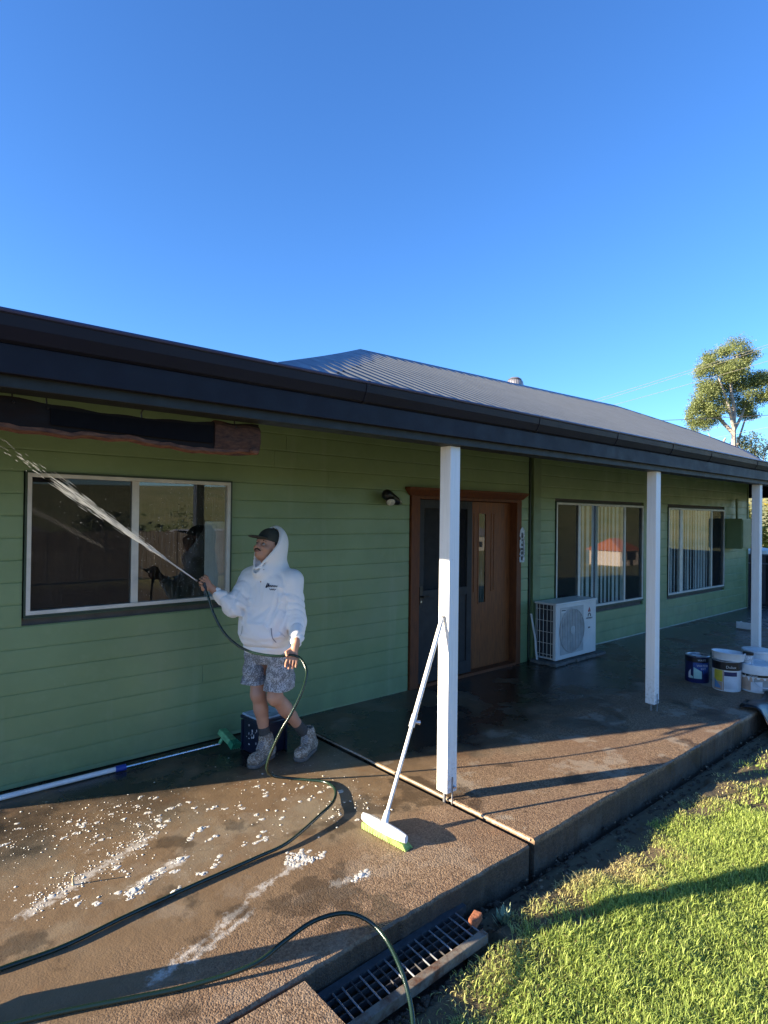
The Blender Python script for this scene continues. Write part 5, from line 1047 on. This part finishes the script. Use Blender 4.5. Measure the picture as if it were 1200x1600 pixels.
# ------------------------------------------------------------------ trees
LEAF = m_attr('gum_leaves', .45, .30); BARKT = m_timber('pale_gum_bark', (.22, .19, .17), (.42, .37, .33), (6, 6, .6), .8)
def tree(name, base, limbs, clumps, nleaf, lsz, cols, label, cat, group=None, trunk_r=.3, bark=BARKT, droop=.55):
    t = thing(name, base, label, cat, group); g = G(); g.mi = 0; base = Vector(base)
    for pts, r0, r1 in limbs:
        q = spline([base+Vector(p) for p in pts], 5); n = len(q); g.tube(q, [r0+(r1-r0)*i/(n-1) for i in range(n)], 8)
    g.build('trunk', bark, t, smooth=True)
    V = []; cl = []
    for c, r, wgt in clumps:
        n = int(nleaf*wgt); d = rng.normal(size=(n, 3)); d /= np.linalg.norm(d, axis=1)[:, None]; rad = rng.random(n)**.42
        sub = rng.normal(size=(14, 3)); sub /= np.linalg.norm(sub, axis=1)[:, None]; pick = rng.integers(0, 14, n); own = (sub[pick]*.66+d*rad[:, None]*.50)*np.where(rng.random(n) < .13, 1.28, 1.)[:, None]
        pos = np.array(base)+np.array(c)+own*np.array(r); az = rng.uniform(0, 6.283, n); dz = -droop+rng.normal(0, .35, n); ax_ = np.stack([np.cos(az), np.sin(az), dz], 1); ax_ /= np.linalg.norm(ax_, axis=1)[:, None]
        sd_ = rng.normal(size=(n, 3)); sd_ = np.cross(ax_, sd_); sd_ /= np.linalg.norm(sd_, axis=1)[:, None]; ls = lsz*rng.uniform(.6, 1.5, n)[:, None]
        V.append(np.stack([pos, pos+ax_*ls*.5+sd_*ls*.22, pos+ax_*ls, pos+ax_*ls*.5-sd_*ls*.22], 1)); u = rng.random((n, 1))
        cc = np.array(cols[0])*(1-u)+np.array(cols[1])*u; cc = cc*(.8+.4*((pick % 7)/6))[:, None]; cl.append(np.repeat(cc[:, None], 4, 1))
    V = np.concatenate(V).reshape(-1, 3); Q = np.arange(len(V)).reshape(-1, 4)
    o = link('crown', fast_mesh('crown', V, Q, LEAF, False, np.concatenate(cl).reshape(-1, 3)), t); return t
bz = float(ground_z(np.array(43.6), np.array(15.1)))-.1; tb = (43.6, 15.1, bz); Z0 = -bz
def tp(dx, z, dy=0): return (Rt.x*dx+F_.x*dy, Rt.y*dx+F_.y*dy, z+Z0)       # dx across the view, dy away
limbs = [([tp(0, bz), tp(.05, 4), tp(-.05, 7), tp(-.05, 9.2), tp(-.25, 11), tp(.2, 13)], .22, .05), ([tp(-.05, 7.6), tp(-1.0, 8.8, .3), tp(-1.9, 9.6, .3), tp(-2.4, 10.6)], .14, .04), ([tp(-.05, 8.0), tp(-.7, 9.6, -.4), tp(-1.3, 11.2, -.4)], .13, .04), ([tp(0, 7.9), tp(.7, 9.0, .3), tp(1.2, 10.3, .5)], .12, .04), ([tp(0, 8.5), tp(-.5, 10, .6), tp(-.9, 12, .5)], .11, .03), ([tp(.6, 5.0, 1), tp(.75, 6.8, 1), tp(1.25, 8.6, 1), tp(1.6, 9.6, 1)], .10, .04), ([tp(-.6, 7.3), tp(-1.2, 6.6, -.2), tp(-1.9, 7.6, -.3)], .07, .03)]
clumps = [(tp(.0, 13.3), (.95, .95, .75), .55), (tp(-1.1, 12.6, .2), (.95, .9, .75), .75), (tp(.95, 12.6, .3), (.8, .9, .75), .55), (tp(-1.9, 11.5), (.75, .8, .85), .55), (tp(-.5, 11.7, -.6), (1.0, .9, .75), .75), (tp(-1.9, 10.2), (.95, .9, .95), .85), (tp(-2.3, 9.0), (.8, .8, .85), .65), (tp(-1.4, 9.5, -.3), (.8, .8, .75), .5), (tp(1.9, 11.2, .2), (.9, .9, .85), .75), (tp(2.2, 10.0), (.75, .8, .7), .5), (tp(1.1, 10.1, .4), (.95, .9, .7), .55), (tp(.2, 10.7, .6), (.8, .8, .7), .3), (tp(1.6, 9.2, .8), (1.0, .8, .55), .35), (tp(-2.4, 8.0), (.7, .7, .5), .25), (tp(-2.9, 7.5, .5), (.7, .6, .45), .18), (tp(2.8, 10.6), (.5, .6, .9), .3), (tp(.1, 11.9, .5), (1.0, .8, .8), .6), (tp(-.9, 10.6, .8), (.9, .8, .7), .55), (tp(-.2, 9.7, 1.0), (.8, .7, .5), .3), (tp(.7, 11.2, .6), (.8, .8, .7), .45), (tp(2.3, 11.6, .4), (.6, .7, .6), .35), (tp(-1.6, 8.7, .4), (.9, .8, .6), .4), (tp(.9, 9.5, 1.0), (.8, .8, .5), .3), (tp(-2.6, 8.6), (.6, .6, .6), .3)]
tree('gum_tree', tb, limbs, clumps, 6800, .095, ((.13, .17, .055), (.27, .30, .12)), 'tall gum tree with a pale trunk rising behind the right end of the roof', 'tree')
def bush(name, dx, z, dy, r, n, label, cols=((.085, .11, .06), (.17, .19, .10)), cat='tree', group=None, tr=.12, k=7, ls=.12):
    b = (tb[0]+tp(dx, 0, dy)[0], tb[1]+tp(dx, 0, dy)[1], bz); limbs = [([(0, 0, 0), (.1, 0, (z-bz)*.6), (0, .1, z-bz+.2*r[2])], tr, tr*.4)]; cl_ = []
    for i in range(k): a = random.random()*6.3; q = random.random()**.5*.8; cl_.append(((math.cos(a)*r[0]*q, math.sin(a)*r[1]*q, z-bz+random.uniform(-.6, .75)*r[2]), tuple(v*random.uniform(.4, .62) for v in r), 1/k)); limbs.append(([(0, .05, (z-bz)*.55), tuple(.6*v for v in cl_[-1][0][:2])+(z-bz-.1,), cl_[-1][0]], tr*.5, tr*.15))
    return tree(name, b, limbs, cl_, n, ls, cols, label, cat, group, bark=BARKT)
bush('gum_tree', 2.4, 6.6, 1.5, (2.3, 1.8, 1.1), 3000, 'lower dark gum tree at the right edge beneath the tall one', ls=.13)
bush('gum_tree', 4.2, 9.0, -1.5, (1.8, 1.2, .9), 1900, 'gum branch mass reaching in from the right edge below the tall crown', ls=.12)
bush('gum_tree', -1.7, 6.1, 3.5, (1.3, 1.2, .8), 1300, 'small grey-green tree just showing over the roof left of the pale trunk', ((.10, .11, .075), (.19, .19, .14)))
bush('gum_tree', -.6, 6.0, 5.0, (1.3, 1.2, .7), 1000, 'small yellowish tree just showing over the roof at the foot of the pale trunk', ((.13, .14, .05), (.22, .2, .09)))
# yellow-leaved shrub beyond the corner of the house
def shrub(name, b, r, n, cols, label, cat='shrub', ls=.1, k=9):
    cl_ = [((math.cos(a)*r[0]*q, math.sin(a)*r[1]*q, r[2]*h), tuple(v*.5 for v in r), 1/k) for a, q, h in [(random.random()*6.3, random.random()**.5*.7, random.uniform(.35, 1.6)) for _ in range(k)]]
    return tree(name, b, [([(0, 0, 0), (.05, .05, r[2]), (.1, 0, r[2]*1.6)], .06, .02)]+[([(0, 0, r[2]*.3), tuple(.5*v for v in c[0]), c[0]], .03, .008) for c in cl_[:5]], cl_, n, ls, cols, label, cat, droop=.2)
shrub('shrub', (22.6, 7.25, -.4), (1.3, 1.2, 1.75), 4200, ((.20, .17, .02), (.42, .34, .05)), 'yellow-leaved shrub showing between the house corner and the right-hand post', ls=.13)
shrub('shrub', (27.0, 6.2, -.4), (2.0, 1.8, 2.1), 2600, ((.05, .07, .025), (.12, .14, .05)), 'dark green shrub behind the right-hand white post', ls=.16)
# dark side fence and a white tank beyond the corner
t = thing('side_fence', (15.8, 4.6, -.3), 'dark navy corrugated steel fence beyond the far corner of the house', 'fence')
FM = pm('navy_steel_sheet', (.016, .018, .035), .5); d = Vector((.25, -1, 0)).normalized(); a0 = Vector((15.3, 6.4, 0)); g = G(); vs = []; n = 120
for i in range(n+1):
    p = a0+d*(4.6*i/n); o_ = .012*math.cos(2*math.pi*i/4.); vs += [(p.x+o_, p.y, -.35), (p.x+o_, p.y, 1.06)]
g.add(vs, [(2*i, 2*i+2, 2*i+3, 2*i+1) for i in range(n)]); g.build('sheet', FM, t)
for z in (.86, 1.065): G().bar(a0+Vector((-.02, 0, z)), a0+d*4.6+Vector((-.02, 0, z)), .03, .03).build('rail', pm('blue_grey_rail', (.10, .12, .17), .5), t)
for k in range(3): p = a0+d*(.1+2.2*k); G().box(p.x-.06, p.x-.035, p.y-.03, p.y+.03, -.35, 1.10).build('fence_post', FM, t)
t = thing('water_tank', (17.6, 5.8, -.3), 'pale water tank just showing above the dark fence at the house corner', 'water tank'); G().lathe([(.85, -.4), (.85, 1.06), (.84, 1.10), (.4, 1.17), (.01, 1.2)], (17.6, 5.95, 0), 28).build('tank', pm('white_tank_wall', (.68, .68, .64), .5), t, smooth=True); G().lathe([(.2, 1.15), (.2, 1.22), (.01, 1.23)], (17.6, 5.95, 0), 16).build('lid', pm('white_tank_lid', (.6, .6, .58), .5), t)

# ------------------------------------------------------------------ power lines
CAMP = Vector((0, 0, 1.83))
WIRE = pm('weathered_wire', (.20, .18, .15), .6); WIRED = pm('black_wire', (.02, .02, .022), .5)
ends = [((30.663, 21.018, 8.031), (32.457, 7.545, 10.635), WIRE, 'upper of the twin bare wires crossing the tall gum tree'), ((30.665, 21.018, 7.878), (32.459, 7.545, 10.520), WIRE, 'lower of the twin bare wires crossing the tall gum tree'), ((30.670, 21.017, 7.535), (32.469, 7.544, 9.806), WIRE, 'single bare wire sloping just below the twin wires on the gum tree'), ((30.670, 21.017, 7.500), (32.513, 7.538, 6.775), WIRED, 'thick black cable running almost level behind the right roof slope'), ((30.703, 21.013, 5.210), (32.508, 7.539, 7.147), WIRE, 'low pale wire sloping past the trunk of the gum tree'), ((30.708, 21.013, 4.867), (32.515, 7.538, 6.604), WIRE, 'lowest thin wire at the right edge below the gum branches')]
for k, (a, b, m, lab) in enumerate(ends):
    a, b = Vector(a), Vector(b); q = [a.lerp(b, i/16)-Vector((0, 0, .10*4*(i/16)*(1-i/16))) for i in range(17)]
    tag(G().tube(q, .014 if m is WIRED else .008, 6).build('power_line', m, None, smooth=True), lab, 'power line')
PW = m_timber('grey_pole_timber', (.16, .13, .10), (.28, .24, .20), (8, 8, .5), .9)
for (x, y, top, lab) in ((30.67, 21.05, 8.2, 'timber power pole hidden behind the house roof'), (32.48, 7.50, 10.8, 'timber power pole just outside the right edge of the picture')):
    t = thing('power_pole', (x, y, -1), lab, 'power pole'); G().tube([(x, y, -1.2), (x, y, top)], [.15, .10], 12).build('pole', PW, t, smooth=True); G().bar((x-.2, y-.9, top-.25), (x+.2, y+.9, top-.25), .09, .11).build('crossarm', PW, t)

# ------------------------------------------------------------------ the street side behind the camera (seen in the window panes)
PAL = m_timber('grey_fence_paling', (.10, .085, .07), (.20, .17, .14), (9, 9, .8), .9)
t = thing('paling_fence', (3, -8.5, 0), 'weathered timber paling fence across the lawn behind the viewer', 'fence'); pm_ = G().box(-.05, .05, -.008, .008, 0, 1.35).mesh('paling', PAL)
for k in range(150):
    x = -6+k*.112; o = link('paling', pm_); o.location = (x, -8.5-.02*random.random(), -.02+random.uniform(-.02, .02)); adopt(o, t)
for z in (.3, 1.0): G().bar((-6, -8.54, z), (10.8, -8.54, z), .04, .08).build('rail', PAL, t)
def far_house(x, y, z, sx, sy, h, rh, wall, roofc, label, rot=0):
    t = thing('far_house', (x, y, z), label, 'house'); wm = pm('house_wall_'+str(len(bpy.data.materials)), wall, .8); rm = pm('house_roof_'+str(len(bpy.data.materials)), roofc, .7)
    G().box(x-sx, x+sx, y-sy, y+sy, z-.5, z+h).build('wall', wm, t); e = .5
    G().add([(x-sx-e, y-sy-e, z+h), (x+sx+e, y-sy-e, z+h), (x+sx+e, y+sy+e, z+h), (x-sx-e, y+sy+e, z+h), (x-sx*.45, y, z+h+rh), (x+sx*.45, y, z+h+rh)], [(0, 1, 5, 4), (2, 3, 4, 5), (1, 2, 5), (3, 0, 4), (0, 3, 2, 1)]).build('roof', rm, t)
    for k in (-.6, -.1, .5): G().box(x+sx*k-.5, x+sx*k+.5, y+sy+.01, y+sy+.04, z+.9, z+2.0).build('window', INK, t)
    G().box(x+sx*.2-.4, x+sx*.2+.4, y+sy+.01, y+sy+.05, z, z+2.0).build('door', INK, t); return t
far_house(84, -36, -4.9, 2.7, 2.4, 2.3, 1.7, (.62, .52, .44), (.48, .16, .07), 'cream cottage with an orange tiled roof across the street')
far_house(24, -44, -4.3, 6, 4, 3.0, 1.8, (.72, .72, .70), (.30, .31, .33), 'white house with a grey roof down the hill opposite')
far_house(6, -40, -3.6, 5, 4, 3.2, 1.8, (.66, .64, .60), (.22, .20, .19), 'pale house with a brown roof down the hill opposite')
far_house(95, -75, -4.9, 6, 5, 3.2, 2.0, (.66, .62, .54), (.30, .28, .26), 'far cream house with a grey roof on the opposite slope')
CB = ((.05, .075, .03), (.12, .15, .06))
for k, (x, y, z, r, lab) in enumerate(((40, -34, -4.4, 3.2, 'round dark tree on the opposite side of the street, near the orange roof'), (12, -30, -2.2, 2.6, 'bushy tree between the two pale houses opposite'), (72, -44, -5, 4, 'large tree at the far end of the street opposite'), (-3, -26, -1.4, 2.4, 'small bushy tree left of the pale house opposite'), (30, -62, -5, 4.2, 'tall spreading tree behind the white house opposite'))):
    shrub('street_tree', (x, y, z), (r, r, r*.9), 1500, CB, lab, 'tree', ls=.42)
